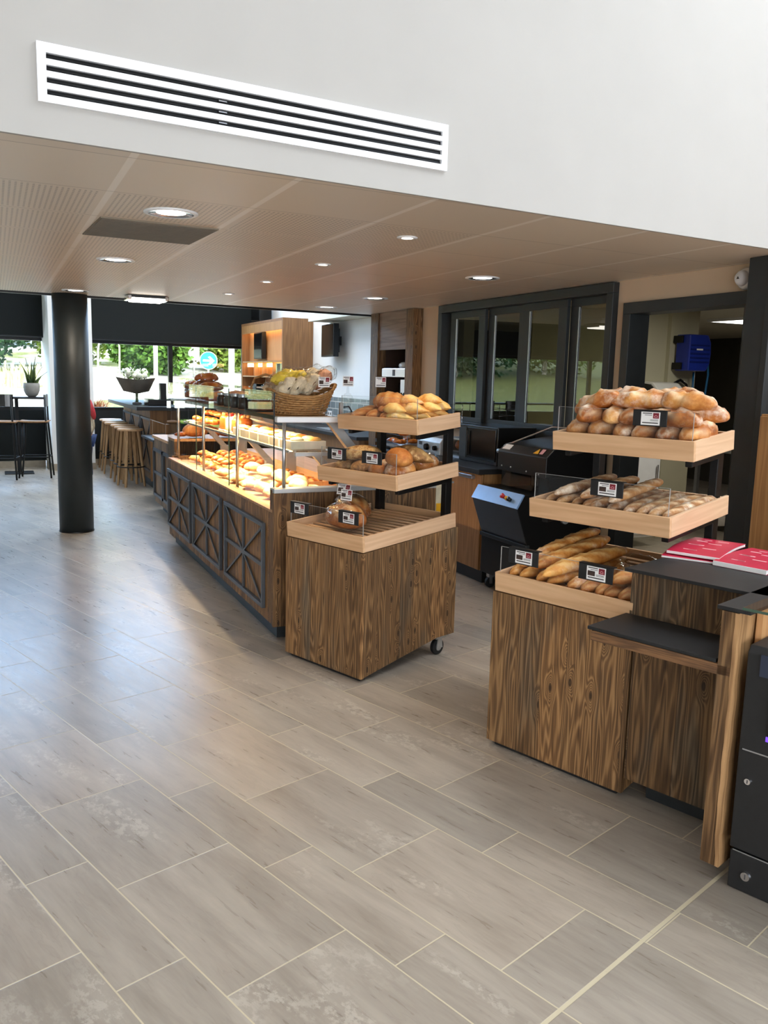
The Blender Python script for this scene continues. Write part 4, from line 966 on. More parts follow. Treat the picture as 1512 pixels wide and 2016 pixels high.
def packet(world, w, h, d, mat, label, k):
    t = thing('biscuit_packet', label, 'packet', (0, 0, 0), 0, 'clear packets in the wicker basket'); t.matrix_world = world
    b = pillow(w * .86, h * .8, d * .9, 200 + k)
    build('contents', b, M[mat], t, smooth=True)
    c = pillow(w * 1.08, h * 1.2, d * 1.12, 200 + k)
    build('wrapper', c, M['cello'], t, smooth=True)
for k, (dx, dy, dz, yaw, lean, mat, lab) in enumerate((
        (-.12, -.07, .13, .2, 1.15, 'mering', 'packet of ribbed pale biscuits leaning over the basket front, outer end'), (-.04, -.08, .13, -.2, 1.2, 'mering', 'packet of pale biscuits beside the ribbed ones at the basket front'),
        (.05, -.07, .15, .1, 1.25, 'mering', 'packet of pale biscuits in the middle of basket front'), (.14, -.05, .18, -.3, .9, 'rose', 'packet of pinkish biscuits at the raised basket end'),
        (-.10, .03, .19, .5, .5, 'snack', 'packet of yellow crisps, topmost on the basket'), (-.02, .05, .18, .1, .7, 'snack', 'packet of yellow crisps behind the topmost one'),
        (.07, .04, .19, -.2, .9, 'mering', 'packet of pale biscuits standing behind the front ones'), (.15, .05, .19, -.4, .7, 'rose', 'packet of pinkish biscuits against the raised basket end rear'))):
    packet(T(1.70 + dx * .9, 4.95 + dy * .7, SH + dz + .035, yaw, 0, -lean * .72), .135, .19, .08, mat, lab, k)
for i, (x, y, lab) in enumerate(((1.735, 4.62, 'printed price card standing behind the wicker basket'), (1.885, 4.62, 'printed price card on a clear clip right of the wicker basket'), (2.085, 4.60, 'printed price card on a clear clip, near the timber niche side'))):
    clip_card(T(x, y, SH + .005, .25) if i == 0 else T(x, y, 1.40, .25), lab, .17 if i == 0 else .095, i < 2)
# acrylic screen that carries the clip cards behind the counter end
b = MB(); b.box(1.85, 2.16, 4.60, 4.606, 1.23, 1.43); b.box(1.85, 2.16, 4.57, 4.64, 1.395, 1.40)
t = tag(build('acrylic_ledge', b, M['plexi']), 'clear acrylic ledge carrying two price cards beside the shelf rail', 'ledge')
b = MB(); b.box(1.83, 1.85, 4.6, 4.62, 1.27, 1.40); build('ledge_bracket', b, M['zinc'], t)
# ---- goods on the rest of the top shelf
for k in range(15):
    row = 0 if k < 8 else (1 if k < 13 else 2); kk = k - (0, 8, 13)[row]
    y = 6.56 + kk * .17 + (.0, .25, .45)[row]; x = 1.565 + .06 * (kk % 2) + .015 * row; z = SH + .05 + .07 * row
    t = thing('bagged_brioche', f'bagged brioche on the far top shelf, {ORD[kk]} from the loaves in its {("lowest", "middle", "top")[row]} layer', 'bagged bread', (x, y, z), .7 * k, 'bagged brioches on the top shelf')
    build('brioche', loaf(.19, .052, .9, 2.5, .5, 2, .1, 0, .05, 300 + k), M['brioche'], t, smooth=True)
    c = loaf(.235, .06, .95, 4, .4, 0, 0, 0, .22, 320 + k); c.cut = {}; build('wrapper', c, M['cello'], t)
for k in range(5):
    deck('mini_loaf', (BL + [SM])[k % 3], 1.75 + .03 * (k % 2), 6.34 + .12 * k, SH + .04, .6 * k, f'small brown loaf on the top shelf between jars and bagged brioche, {ORD[k]} from the jars', 'small loaves on the top shelf')
for k in range(7):
    x, y = 1.555 + .08 * (k % 2), 5.72 + .1 * k
    t = thing('glass_jar', f'small dark jam jar on the top shelf, {ORD[k]} from the brown cake tray', 'jar', (x, y, SH), 0, 'jars on the top shelf')
    b = MB(); b.lathe([(.03, 0), (.034, .005), (.034, .06), (.026, .07), (.026, .078)], 16); build('jar_body', b, plain('dark_jam' + str(k), (C(60, 40, 30), C(90, 90, 84), C(40, 34, 32))[k % 3], .15), t, smooth=True)
    b = MB(); b.lathe([(.029, .078), (.03, .08), (.03, .092), (0, .093)], 16); build('lid', b, M['steel'], t)
t = thing('cake_tray', 'dark tray of chocolate brown cake on the top shelf by the basket', 'tray', (1.6, 5.38, SH))
b = MB(); b.box(-.09, .09, -.13, .13, 0, .008); build('tray_board', b, M['blackg'], t)
b = MB(); b.box(-.075, .075, -.115, .115, .008, .06); build('chocolate_cake', b, M['brioche'], t, bev=.012)
t = basket('handled_basket', 'small brown basket with a hoop handle on the top shelf', (1.72, 5.72, SH), 0, .11, .09, .09, .0, 7, .005, 22)
b = MB(); b.tube([(-.1, 0, .09), (-.105, 0, .15), (-.08, 0, .21), (0, 0, .24), (.08, 0, .21), (.105, 0, .15), (.1, 0, .09)], .008, 8); build('handle', b, M['wicker'], t, smooth=True)
for k in range(3):
    packet(T(1.70 + .04 * k, 5.70 + .03 * k, SH + .12, k, 0, -1.2), .06, .12, .04, 'mering', f'small clear packet in the hoop-handled basket, {ORD[k]} along', 40 + k)
for k, (x, y, w_, h_, lab, mt) in enumerate(((1.78, 6.0, .09, .15, 'green and white box standing behind the hoop basket', 'leafy'), (1.78, 6.12, .06, .17, 'dark tall packet standing behind the jars', 'blackg'), (1.78, 6.22, .08, .15, 'pale green packet standing behind the small loaves', 'leafy'))):
    t = thing('carton', lab, 'carton', (x, y, SH), .2)
    b = MB(); b.box(-.03, .03, -w_ / 2, w_ / 2, 0, h_); build('carton_box', b, M['china'] if mt == 'leafy' else M[mt], t, bev=.003)
    b = MB(); b.box(-.0315, -.03, -w_ * .35, w_ * .35, h_ * .1, h_ * .45); build('printed_band', b, M[mt], t)
# ---- second counter run and tray rail beyond the display
t = thing('service_counter', 'second timber counter run with cross frame beyond the display', 'counter', (1.75, 9.1, 0))
CB2 = (1.75, 9.1, 0)
b = MB(CB2); b.box(1.62, 2.4, 8.45, 9.72, .1, .82); build('counter_body', b, M['wood'], t)
b = MB(CB2); b.box(1.60, 2.42, 8.43, 9.74, .82, .85); build('counter_top', b, M['maple'], t, bev=.003)
b = MB(CB2); b.box(1.70, 2.36, 8.5, 9.68, 0, .1); build('plinth', b, M['anth'], t)
b = MB(CB2)
for y0, y1 in ((8.5, 9.08), (9.12, 9.68)):
    b.box(1.595, 1.618, y0, y1, .18, .21); b.box(1.595, 1.618, y0, y1, .68, .71); b.box(1.595, 1.618, y0, y0 + .03, .18, .71); b.box(1.595, 1.618, y1 - .03, y1, .18, .71); b.box(1.6, 1.618, y0, y1, .43, .46)
build('cross_frame', b, M['iron'], t)
t = thing('tray_rail', 'black steel tray stand with a glass top next to the bar counter', 'tray stand', (1.85, 10.5, 0))
CB3 = (1.85, 10.5, 0)
b = MB(CB3); b.box(1.80, 2.3, 10.0, 10.9, .02, .78); build('stand_body', b, M['black'], t, bev=.006)
b = MB(CB3); b.box(1.66, 1.80, 10.0, 10.9, .74, .765); build('slide_shelf', b, M['blackm'], t)
b = MB(CB3); b.box(1.78, 2.4, 9.95, 10.95, .95, .958); build('glass_top', b, M['glasscase'], t)
for x, y in ((1.82, 10.0), (1.82, 10.9), (2.36, 10.0), (2.36, 10.9)):
    b = MB(CB3); b.box(x - .02, x + .02, y - .02, y + .02, .78, .95); build('post', b, M['oakend'], t)

# ================================================================== CHECKOUT COUNTER beside the near cart (cart frame: x depth, y towards the far end, so the counter lies at y < 0)
ck = thing('checkout_counter', 'timber checkout counter with two black tops beside the near cart', 'counter', (P2[0], P2[1], 0), R(A2))
b = MB(); b.box(.0, .022, -.47, -.008, .085, .70); build('lower_panel', b, M['woodd'], ck)
b = MB(); b.box(.0, .022, -.47, .018, .70, .878); build('upper_panel', b, M['woodd'], ck)
b = MB(); b.box(.022, .60, -.47, -.008, .10, .12); b.box(.58, .60, -.47, -.008, .12, .878); build('carcass', b, M['woodd'], ck)
b = MB(); b.box(.08, .55, -.44, -.06, 0, .10); build('plinth', b, M['anth'], ck)
b = MB(); b.box(-.05, .60, -1.3, .022, .885, .897); build('counter_top', b, M['blackm'], ck, bev=.001)
b = MB(); b.box(-.26, -.003, -.428, .030, .708, .720); build('bag_shelf', b, M['blackm'], ck, bev=.002)
b = MB(); b.box(-.262, -.238, -.478, .014, .672, .707); b.box(-.238, -.003, -.428, .014, .69, .707); build('shelf_rail', b, M['rail'], ck, bev=.003)
# the side board with its raw waney edge
b = MB()
prof = []
for k in range(25):
    z = .055 + k * (.877 - .055) / 24
    prof.append((-.485 - .006 * max(0, 1 - k / 3.0) - .0012 * math.sin(k * 1.7) - .002 * max(0, math.sin(k * .45 + 1)), z))
poly = [(-.435, .055)] + prof + [(-.435, .877)]
b.prism([(y, z) for y, z in poly], -.262, .56, 'x'); sbd = build('side_board', b, M['wood'], ck)
b = MB(); b.prism([(y - .003, z) for y, z in prof] + [(y + .009, z) for y, z in prof[::-1]], -.2635, .56, 'x'); build('raw_edge', b, M['larch'], sbd)
b = MB(); b.box(-.285, .60, -.53, -.428, .885, .897); b.box(.30, .60, -1.3, -.53, .8855, .8965); build('machine_top', b, M['blackm'], ck, bev=.001)
b = MB(); b.box(-.285, .30, -1.3, -.505, .8972, .905); g = build('glass_top', b, M['glasscase'], ck)
b = MB(); b.box(-.2862, -.285, -1.3, -.505, .897, .905); build('glass_edge', b, M['glassedge'], g)
b = MB(); b.box(-.15, .30, -.515, -.496, .60, .885); b.box(.28, .30, -1.3, -.515, .60, .885); build('machine_surround', b, M['maple'], ck)
# cash machine
cm = thing('cash_machine', 'tall black coin and note payment machine under a glass top', 'payment machine', (P2[0], P2[1], 0), R(A2))
b = MB(); b.prism([(-.25, .135), (-.25, .765), (-.235, .785), (-.10, .785), (.2, .70), (.2, .135)], -1.2, -.518, 'y'); build('machine_body', b, M['blackm'], cm, bev=.004)
b = MB(); b.prism([(-.25, .002), (-.25, .128), (.2, .128), (.2, .002)], -1.2, -.522, 'y'); build('lower_drawer', b, M['blackm'], cm, bev=.004)
b = MB(); b.box(-.252, -.25, -1.18, -.53, .1285, .1315); b.box(-.2515, -.25, -1.18, -.53, .458, .462); build('seam_line', b, M['steel'], cm)
b = MB(); b.prism([(-.263, .53), (-.263, .72), (-.252, .735), (-.252, .515)], -1.15, -.60, 'y'); build('screen_recess', b, M['blackg'], cm, bev=.01)
b = MB(); b.box(-.256, -.2505, -.60, -.56, .70, .766); build('side_strip', b, plain('dark_blue_plastic', C(40, 48, 66), .3), cm)
for i, (y, z, r) in enumerate(((-.556, .364, .011), (-.577, .059, .016))):
    b = MB(); b.cyl((-.25, y, z), (-.258, y, z), r, r * .85, 24); l = build('lock', b, M['chrome'], cm, smooth=False)
    b = MB(); b.box(-.2588, -.258, y - .0018, y + .0018, z - r * .5, z + r * .5); build('key_slot', b, M['ink'], l)
b = MB(); b.box(-.2525, -.25, -.63, -.595, .505, .52); b.box(-.2525, -.25, -.63, -.61, .525, .53); build('lit_label', b, M['bluelit'], cm)
# leaflets: world placement on the counter top
def leaflet(s, v, yaw, lab, lift, npg):
    t = thing('leaflet', lab, 'leaflet', (0, 0, 0), 0, 'red leaflets on the black counter top'); t.matrix_world = MC2 @ T(s, v, .8975 + lift, yaw)
    def sheet(x0, x1, y0, y1, z, th, mat, name, par):
        n = 12; vs = []; 
        for k in range(n + 1):
            x = x0 + (x1 - x0) * k / n; f = k / n; zz = z + .010 * math.sin(f * PI) + .012 * f * f
            for y in (y0, y1): vs += [(x, y, zz), (x, y, zz + th)]
        fs = []
        for k in range(n):
            a = 4 * k; c = a + 4
            fs += [(a + 1, c + 1, c + 3, a + 3), (a, a + 2, c + 2, c), (a, c, c + 1, a + 1), (a + 2, a + 3, c + 3, c + 2)]
        fs += [(0, 1, 3, 2), (4 * n, 4 * n + 2, 4 * n + 3, 4 * n + 1)]
        m_ = MB(); m_.add(vs, fs); return build(name, m_, mat, par)
    sheet(-.15, .15, -.1, .1, 0, .0012, M['redcover'], 'back_cover', t)
    sheet(-.1525, .146, -.099, .099, .0012, .0018 * npg, M['paper'], 'pages', t)
    c = sheet(-.15, .15, -.1, .1, .0012 + .0018 * npg, .0012, M['redcover'], 'front_cover', t)
    for k, (x, y, w_, h_) in enumerate(((-.10, .03, .05, .004), (-.10, .018, .03, .003), (-.06, -.03, .05, .005), (-.02, .045, .04, .004), (-.02, .03, .05, .006), (.03, -.02, .05, .004), (.06, .04, .04, .006), (.10, -.03, .04, .004), (.10, .03, .03, .004))):
        f = (x + .15) / .3; z = .0012 + .0018 * npg + .0013 + .010 * math.sin(f * PI) + .012 * f * f
        m_ = MB(); m_.box(x - h_, x + h_, y - w_ / 2, y + w_ / 2, z, z + .0008, None); build('text_line', m_, M['pink'], c)
leaflet(.42, -.06, .10, 'red leaflet lying topmost, its white page edge towards the cart', .014, 5)
leaflet(.40, -.035, .22, 'red leaflet under the topmost one, only its edge showing', .0, 3)
leaflet(.40, -.27, -.05, 'red leaflet with thick curled white pages next to topmost one', .0, 9)
# oak cupboard behind the checkout
t = thing('side_cupboard', 'tall oak cupboard partly seen behind the leaflets', 'cupboard', (3.85, 2.6, 0))
b = MB(); b.box(-.42, .45, -.35, .42, .06, 1.42); build('cupboard_body', b, M['oak'], t, bev=.002)
b = MB(); b.box(-.40, .5, -.33, .40, 0, .06); build('plinth', b, M['anth'], t)
b = MB(); b.box(-.438, -.42, .04, .41, .08, 1.41); d = build('door', b, M['oak'], t, bev=.002)
b = MB(); b.box(-.452, -.438, .06, .075, .9, 1.06); build('handle', b, M['steel'], d)

# ================================================================== BREAD SLICER against the cupboards
SB = (3.35, 5.08, 0)
sl = thing('bread_slicer', 'black bread slicing machine with emergency stop button on a sloping panel', 'bread slicer', SB)
Y0, Y1 = 4.77, 5.37
b = MB(SB); b.prism([(3.205, .685), (3.30, .42), (3.30, .12), (3.92, .12), (3.92, .78), (3.26, .78)], Y0, Y1, 'y'); build('slicer_body', b, M['black'], sl, bev=.004)
b = MB(SB); b.prism([(3.197, .690), (3.253, .785), (3.262, .780), (3.207, .684)], Y0, Y1, 'y'); pn = build('sloping_panel', b, plain('blue_reflection_panel', C(150, 190, 240), .25, .35, .03), sl)  # blue reflection on the tilted panel painted into its base colour
def onpanel(f, y, h, r):
    c = Vector((3.197 + .056 * f, y, .690 + .095 * f)); n_ = Vector((-.86, 0, .51)); return (tuple(c), tuple(c + n_ * h), r)
p, q, r = onpanel(.55, Y0 + .2, .028, .018); b = MB(SB); b.cyl(p, q, .012, .019, 20); build('stop_button', b, M['red'], pn, smooth=True)
p, q, r = onpanel(.5, Y0 + .155, .022, .018); b = MB(SB); b.cyl(p, q, .016, .012, 20); build('yellow_collar', b, M['yellow'], pn, smooth=True)
p, q, r = onpanel(.45, Y0 + .115, .026, .018); b = MB(SB); b.cyl(p, q, .014, .016, 20); build('black_button', b, M['blackg'], pn, smooth=True)
b = MB(SB); b.prism([(3.285, .40), (3.285, .43), (3.32, .43), (3.32, .40)], Y0 - .004, Y1 + .004, 'y'); build('front_lip', b, M['anth'], sl, bev=.003)
b = MB(SB); b.prism([(3.40, .895), (3.40, 1.035), (3.46, 1.09), (3.92, 1.15), (3.92, .895)], Y0 - .03, Y1 - .02, 'y'); hd = build('hood', b, M['black'], sl, bev=.005)
b = MB(SB); b.box(3.44, 3.92, Y0 - .02, Y0 + .10, .78, .895); b.box(3.44, 3.92, Y1 - .14, Y1 - .02, .78, .895); build('side_cheek', b, M['black'], sl)
b = MB(SB); b.box(3.62, 3.64, Y0 + .10, Y1 - .14, .78, .895); build('blade_frame', b, M['void'], sl)
b = MB(SB)
for k in range(22): b.box(3.608, 3.614, Y0 + .115 + k * .0152, Y0 + .117 + k * .0152, .785, .89)
build('blades', b, M['steel'], sl)
b = MB(SB); b.prism([(3.36, .80), (3.43, .905), (3.436, .905), (3.366, .80)], Y0 + .07, Y1 - .12, 'y'); build('clear_flap', b, M['plexi'], sl)
b = MB(SB); b.box(3.425, 3.437, Y0 + .05, Y1 - .1, .905, .909); build('flap_rail', b, M['steel'], sl)
b = MB(SB); b.tube([(3.43, Y1 - .05, 1.07), (3.78, Y1 - .15, 1.215), (3.80, Y0 + .2, 1.222), (3.80, Y0, 1.222)], .007, 8); b.cyl((3.42, Y1 - .03, 1.03), (3.42, Y1 + .01, 1.03), .017); build('lever', b, M['steel'], sl, smooth=True)
b = MB(SB); b.prism([(3.415, 1.052), (3.45, 1.085), (3.4485, 1.0865), (3.4135, 1.0535)], Y1 - .15, Y1 - .05, 'y'); build('white_label', b, M['paper'], hd)
b = MB(SB); b.add([(3.4135, Y0 + .15, 1.0535), (3.4135, Y0 + .09, 1.0535), (3.4485, Y0 + .115, 1.0865), (3.4145, Y0 + .15, 1.0525), (3.4145, Y0 + .09, 1.0525), (3.4495, Y0 + .115, 1.0855)], [(0, 1, 2), (5, 4, 3), (0, 3, 4, 1), (1, 4, 5, 2), (2, 5, 3, 0)]); build('warning_triangle', b, M['yellow'], hd)
b = MB(SB); b.prism([(3.415, 1.053), (3.448, 1.085), (3.4465, 1.0865), (3.4135, 1.0545)], Y0 + .04, Y0 + .078, 'y'); build('red_sticker', b, M['pink'], hd)
b = MB(SB)
for y, z in ((Y0 + .05, .915), (Y0 + .2, .92), (Y1 - .2, .93), (Y1 - .08, .93)): b.ball((3.399, y, z), .006)
build('screws', b, M['steel'], hd)
b = MB(SB); b.cyl((3.60, Y0 - .02, .60), (3.60, Y0 + .005, .60), .032, .032, 24); build('side_knob', b, M['zinc'], sl, smooth=False)
for x in (3.36, 3.86):
    for y in (Y0 + .05, Y1 - .05):
        c = MB(SB); c.cyl((x, y - .012, .04), (x, y + .012, .04), .04, n=20); w = build('caster', c, M['rubber'], sl)
        f = MB(SB); f.box(x - .02, x + .02, y - .02, y + .02, .08, .121); f.box(x - .012, x + .012, y - .018, y - .013, .03, .09); build('caster_fork', f, M['steel'], w)

# ================================================================== BACK COUNTER along the right wall
for i, (y0, y1, lab) in enumerate(((5.45, 6.09, 'oak base cupboard next to the bread slicer'), (6.10, 6.75, 'oak base cupboard below the small oven'), (6.76, 7.65, 'oak base cupboard nearest the timber niche'))):
    base = (3.65, (y0 + y1) / 2, 0)
    t = thing('base_cupboard', lab, 'cupboard', base, 0, 'oak base cupboards on the right wall')
    b = MB(base); b.box(3.35, XW - .002, y0, y1, .10, .845); build('cupboard_body', b, M['oak'], t)
    b = MB(base); b.box(3.37, XW - .002, y0 + .004, y1, 0, .10); build('plinth', b, M['anth'], t)
    b = MB(base); b.box(3.33, 3.349, y0 + .004, y1 - .004, .105, .84); d = build('door', b, M['oak'], t, bev=.0015)
    h = MB(base); h.box(3.300, 3.330, y0 + .10, y0 + .30, .80, .828); build('handle', h, M['steel'], d, bev=.002)
b = MB(); b.box(3.29, XW - .002, 5.43, 7.67, .846, .885)
tag(build('worktop', b, M['blackm'], bev=.003), 'long dark worktop over the oak base cupboards', 'worktop')
b = MB(); b.box(-.19, .17, -.30, .30, 0, .30)
t = thing('microwave_oven', 'black boxy countertop oven under the kitchen window', 'oven', (3.74, 5.90, .8855))
build('oven_case', b, M['black'], t, bev=.006)
b = MB(); b.box(-.198, -.19, -.28, .16, .03, .28); d = build('door', b, M['blackg'], t, bev=.003)
h = MB(); h.cyl((-.215, .13, .06), (-.215, .13, .25), .007); build('handle', h, M['black'], d)
b = MB(); b.box(-.196, -.19, .18, .29, .03, .28); build('control_panel', b, M['anth'], t)
t = thing('bread_scale', 'silver weighing unit with two black knobs on the worktop', 'weighing scale', (3.62, 6.72, .8855))
b = MB(); b.prism([(-.09, 0), (-.09, .11), (-.06, .15), (.12, .15), (.12, 0)], -.22, .22, 'y'); build('scale_case', b, M['zinc'], t, bev=.006)
for y, r in ((.02, .032), (-.14, .024)):
    b = MB(); b.cyl((-.09, y, .06), (-.115, y, .06), r, r * .85, 20); build('knob', b, M['blackg'], t, smooth=False)
b = MB(); b.box(-.0915, -.09, .12, .18, .07, .1); build('maker_plate', b, M['ink'], t)
t = thing('toaster_oven', 'small oven with an orange-lit window on the worktop', 'oven', (3.70, 6.36, .8855))
b = MB(); b.box(-.13, -.12, -.13, .13, 0, .17); b.box(-.12, .15, -.13, -.12, 0, .17); b.box(-.12, .15, .12, .13, 0, .17); b.box(-.12, .15, -.12, .12, .15, .17); b.box(-.12, .15, -.12, .12, 0, .02)
b.v = []; b.f = []; b.box(-.12, .15, -.13, -.118, 0, .17); b.box(-.12, .15, .118, .13, 0, .17); b.box(-.12, .15, -.118, .118, .155, .17); b.box(-.12, .15, -.118, .118, 0, .02); b.box(.14, .15, -.118, .118, .02, .155)
build('oven_case', b, M['steel'], t)
b = MB(); b.box(-.13, -.126, -.118, .118, .02, .155); build('door', b, M['glasscase'], t)
b = MB(); b.box(-.09, .1, -.1, .1, .05, .054); build('rack', b, M['steel'], t)
put('round_loaf', SM, T(3.69, 6.36, .985, .6), 'round brown loaf behind the glass of small oven', 'bread', 'loaf in the small oven')
t = thing('wire_rack', 'thin wire rack standing on the worktop by the niche', 'rack', (3.70, 6.95, .8855))
b = MB()
for z in (.28, .34, .40): b.tube([(-.12, .3, z), (-.12, -.28, z), (.14, -.28, z)], .003, 5)
for y in (.3, .0, -.28): b.tube([(-.12, y, 0), (-.12, y, .44), (.14, y, .44), (.14, y, 0)], .004, 5)
build('rack_wires', b, M['chrome'], t, smooth=True)
t = thing('pastry_tray', 'steel tray of glazed buns on the worktop behind the far cart', 'tray', (3.56, 7.22, .8855))
b = MB(); b.box(-.2, .2, -.2, .2, .03, .036); b.box(-.2, -.19, -.2, .2, .036, .05); b.box(-.16, -.12, -.16, -.12, 0, .03); b.box(.12, .16, -.16, -.12, 0, .03); b.box(-.16, -.12, .12, .16, 0, .03); b.box(.12, .16, .12, .16, 0, .03); build('tray_plate', b, M['steel'], t)
for k in range(7):
    x, y, z = ((-.1, -.1, 0), (-.1, .03, 0), (-.08, .13, 0), (.04, -.06, 0), (.05, .1, 0), (-.05, -.02, .07), (.0, .06, .07))[k]
    put('glazed_bun', DV[k % 3], T(3.56 + x, 7.22 + y, .8855 + .07 + z, k), f'glazed bun on the steel tray behind the cart, {("lower layer, " + ORD[k]) if k < 5 else ("on top, " + ORD[k - 5])} along', 'bun', 'glazed buns on the steel tray')
t = thing('hanging_bag', 'roll of clear bags with a yellow print hanging at the counter end', 'bags', (2.50, 4.62, 0))
b = MB(); b.box(-.035, .10, -.012, .012, .60, .905); build('bag_roll', b, plain('milky_plastic', C(216, 206, 176), .3, 0, .15, 20), t, bev=.01)
b = MB(); b.box(-.01, .03, -.0145, -.012, .64, .78); build('yellow_print', b, M['yellow'], t)
b = MB(); b.box(-.04, .11, -.016, .016, .905, .915); build('hanger', b, M['steel'], t)
# ---- timber niche with a coffee machine
t = thing('timber_niche', 'timber-framed serving niche with a grey weathered shutter board', 'niche', (XW, 8.25, 0))
NB = (XW, 8.25, 0); X0 = XW - .10
b = MB(NB); b.box(X0, XW + .3, 7.73, 7.90, .0, CZ - .004); b.box(X0, XW + .0, 8.60, 8.79, 0, CZ - .004); build('side_frame', b, M['woodd'], t)
b = MB(NB); b.box(X0 + .02, XW - .04, 7.90, 8.60, 1.845, CZ - .004); build('shutter_board', b, finewood('weathered_grey_board', C(112, 88, 72), C(150, 126, 108), 'y', .8, .6, .8), t)
b = MB(NB); b.box(X0, XW + .3, 7.90, 8.60, .84, .88); build('niche_shelf', b, M['blackm'], t)
b = MB(NB); b.box(XW + .28, XW + .3, 7.90, 8.60, .88, CZ - .004); b.box(XW + .0, XW + .28, 8.60, 8.62, .88, CZ - .004); b.box(X0 + .02, XW + .28, 7.9, 8.6, .1, .84); build('niche_lining', b, plain('dark_brown_lining', C(58, 40, 30), .6), t)
t = thing('coffee_machine', 'polished coffee machine inside the timber niche', 'coffee machine', (XW + .06, 8.20, .8805))
b = MB(); b.box(-.10, .18, -.28, .28, 0, .07); b.box(.04, .18, -.26, .26, .07, .62); build('machine_body', b, M['blackg'], t, bev=.006)
b = MB(); b.box(-.13, .04, -.26, .34, .675, .77); build('chrome_head', b, M['chrome'], t, bev=.006)
b = MB(); b.box(-.132, -.13, .0, .06, .69, .755); build('maker_badge', b, M['ink'], t)
b = MB(); b.box(-.02, .045, -.29, .09, .10, .655); build('mirror_panel', b, M['chrome'], t, bev=.004)
for y in (-.16, .02):
    b = MB(); b.tube([(-.03, y, .50), (-.14, y + .02, .46), (-.20, y + .03, .34)], [.018, .014, .016], 10); build('brew_handle', b, M['blackg'], t, smooth=True)
b = MB(); b.ball((.02, .1, .80), .05, .08, .04); build('cup_stack', b, M['china'], t, smooth=True)

# ================================================================== WHITE WALL BEYOND: cabinet, screens, tiles
TX = 4.4
t = thing('wall_cabinet', 'tall oak wall cabinet with lit niches on the white wall', 'cabinet', (4.15, 13.2, 0)); KB = (4.15, 13.2, 0)
b = MB(KB)
b.box(3.92, TX - .002, 12.2, 12.24, .1, 2.39); b.box(3.92, TX - .002, 14.46, 14.5, .1, 2.39); b.box(3.92, TX - .002, 12.24, 14.46, 2.35, 2.39); b.box(3.92, TX - .002, 12.24, 14.46, .1, .14)
build('cabinet_frame', b, M['oakend'], t, bev=.002)
b = MB(KB); b.box(3.92, 3.94, 12.24, 14.46, 2.22, 2.35); build('fascia', b, M['oak'], t)
b = MB(KB); b.box(4.05, 4.07, 12.24, 14.46, 1.765, 2.35); build('back_panel', b, M['maple'], t)
b = MB(KB); b.box(4.34, 4.36, 12.24, 14.46, .14, 1.74); build('niche_back', b, M['maple'], t)
b = MB(KB); b.box(3.93, 4.34, 12.24, 14.46, 1.74, 1.765); b.box(3.93, 4.34, 12.24, 14.46, 1.505, 1.525); b.box(3.93, 4.34, 12.24, 14.46, 1.0, 1.02); build('niche_shelf', b, M['oak'], t)
for y in (12.72, 13.27, 13.76):
    b = MB(KB); b.box(3.93, 4.34, y - .01, y + .01, 1.525, 1.74); build('divider', b, M['oak'], t)
b = MB(KB); b.box(3.93, 3.95, 12.24, 14.46, .14, 1.0); build('lower_door', b, M['oak'], t)
b = MB(KB); b.box(4.0, 4.02, 12.3, 14.4, 2.335, 2.347); b.box(4.0, 4.02, 12.3, 14.4, 1.728, 1.672); build('led_strip', b, M['warm'], t)
def cup(y, z, k):
    u = thing('cup', f'white cup in the lit cabinet niches, {ORD[k]} from the near side', 'cup', (4.1, y, z), 0, 'white cups in the lit cabinet')
    b = MB(); b.lathe([(.03, 0), (.045, .02), (.05, .09), (.046, .09), (.04, .02), (0, .012)], 16); build('cup_body', b, M['china'], u, smooth=True)
    b = MB(); b.tube([(0, -.045, .07), (0, -.075, .06), (0, -.072, .03), (0, -.043, .025)], .006, 6); build('handle', b, M['china'], u, smooth=True)
for k, (y, z) in enumerate(((12.9, 1.5255), (13.05, 1.5255), (13.42, 1.5255), (13.55, 1.5255), (13.95, 1.5255), (14.15, 1.5255))): cup(y, z, k)
t = thing('cabinet_box', 'mirrored box with dark window in the near cabinet niche', 'box', (4.05, 12.47, 1.5255))
b = MB(); b.box(-.1, .15, -.15, .15, 0, .2); build('box_body', b, plain('pale_green_glass', C(200, 206, 150), .15), t, bev=.004)
b = MB(); b.box(-.104, -.1, -.06, .08, .06, .19); build('dark_window', b, M['blackg'], t)
for k, (x, y, z, w_, h_, lab, rz) in enumerate(((3.995, 13.66, 2.015, .55, .43, 'black flat screen on the panel of oak cabinet', -.05), (4.24, 11.1, 2.035, .60, .44, 'black flat screen hung on the white wall', -.08))):
    t = thing('television', lab, 'television', (x, y, z), rz, 'wall-hung flat screens')
    b = MB(); b.box(-.03, .045, -w_ / 2, w_ / 2, -h_ / 2, h_ / 2); build('screen_case', b, M['black'], t, bev=.004)
    b = MB(); b.box(-.033, -.03, -w_ / 2 + .015, w_ / 2 - .015, -h_ / 2 + .02, h_ / 2 - .015); build('screen', b, M['blackg'], t)
    b = MB(); b.box(.045, .10 if k else .054, -.16, .16, -h_ * .36, h_ * .36); b.box(.054, (TX - x) if k else .056, -.05, .05, -.06, .06); build('wall_mount', b, M['black'], t)
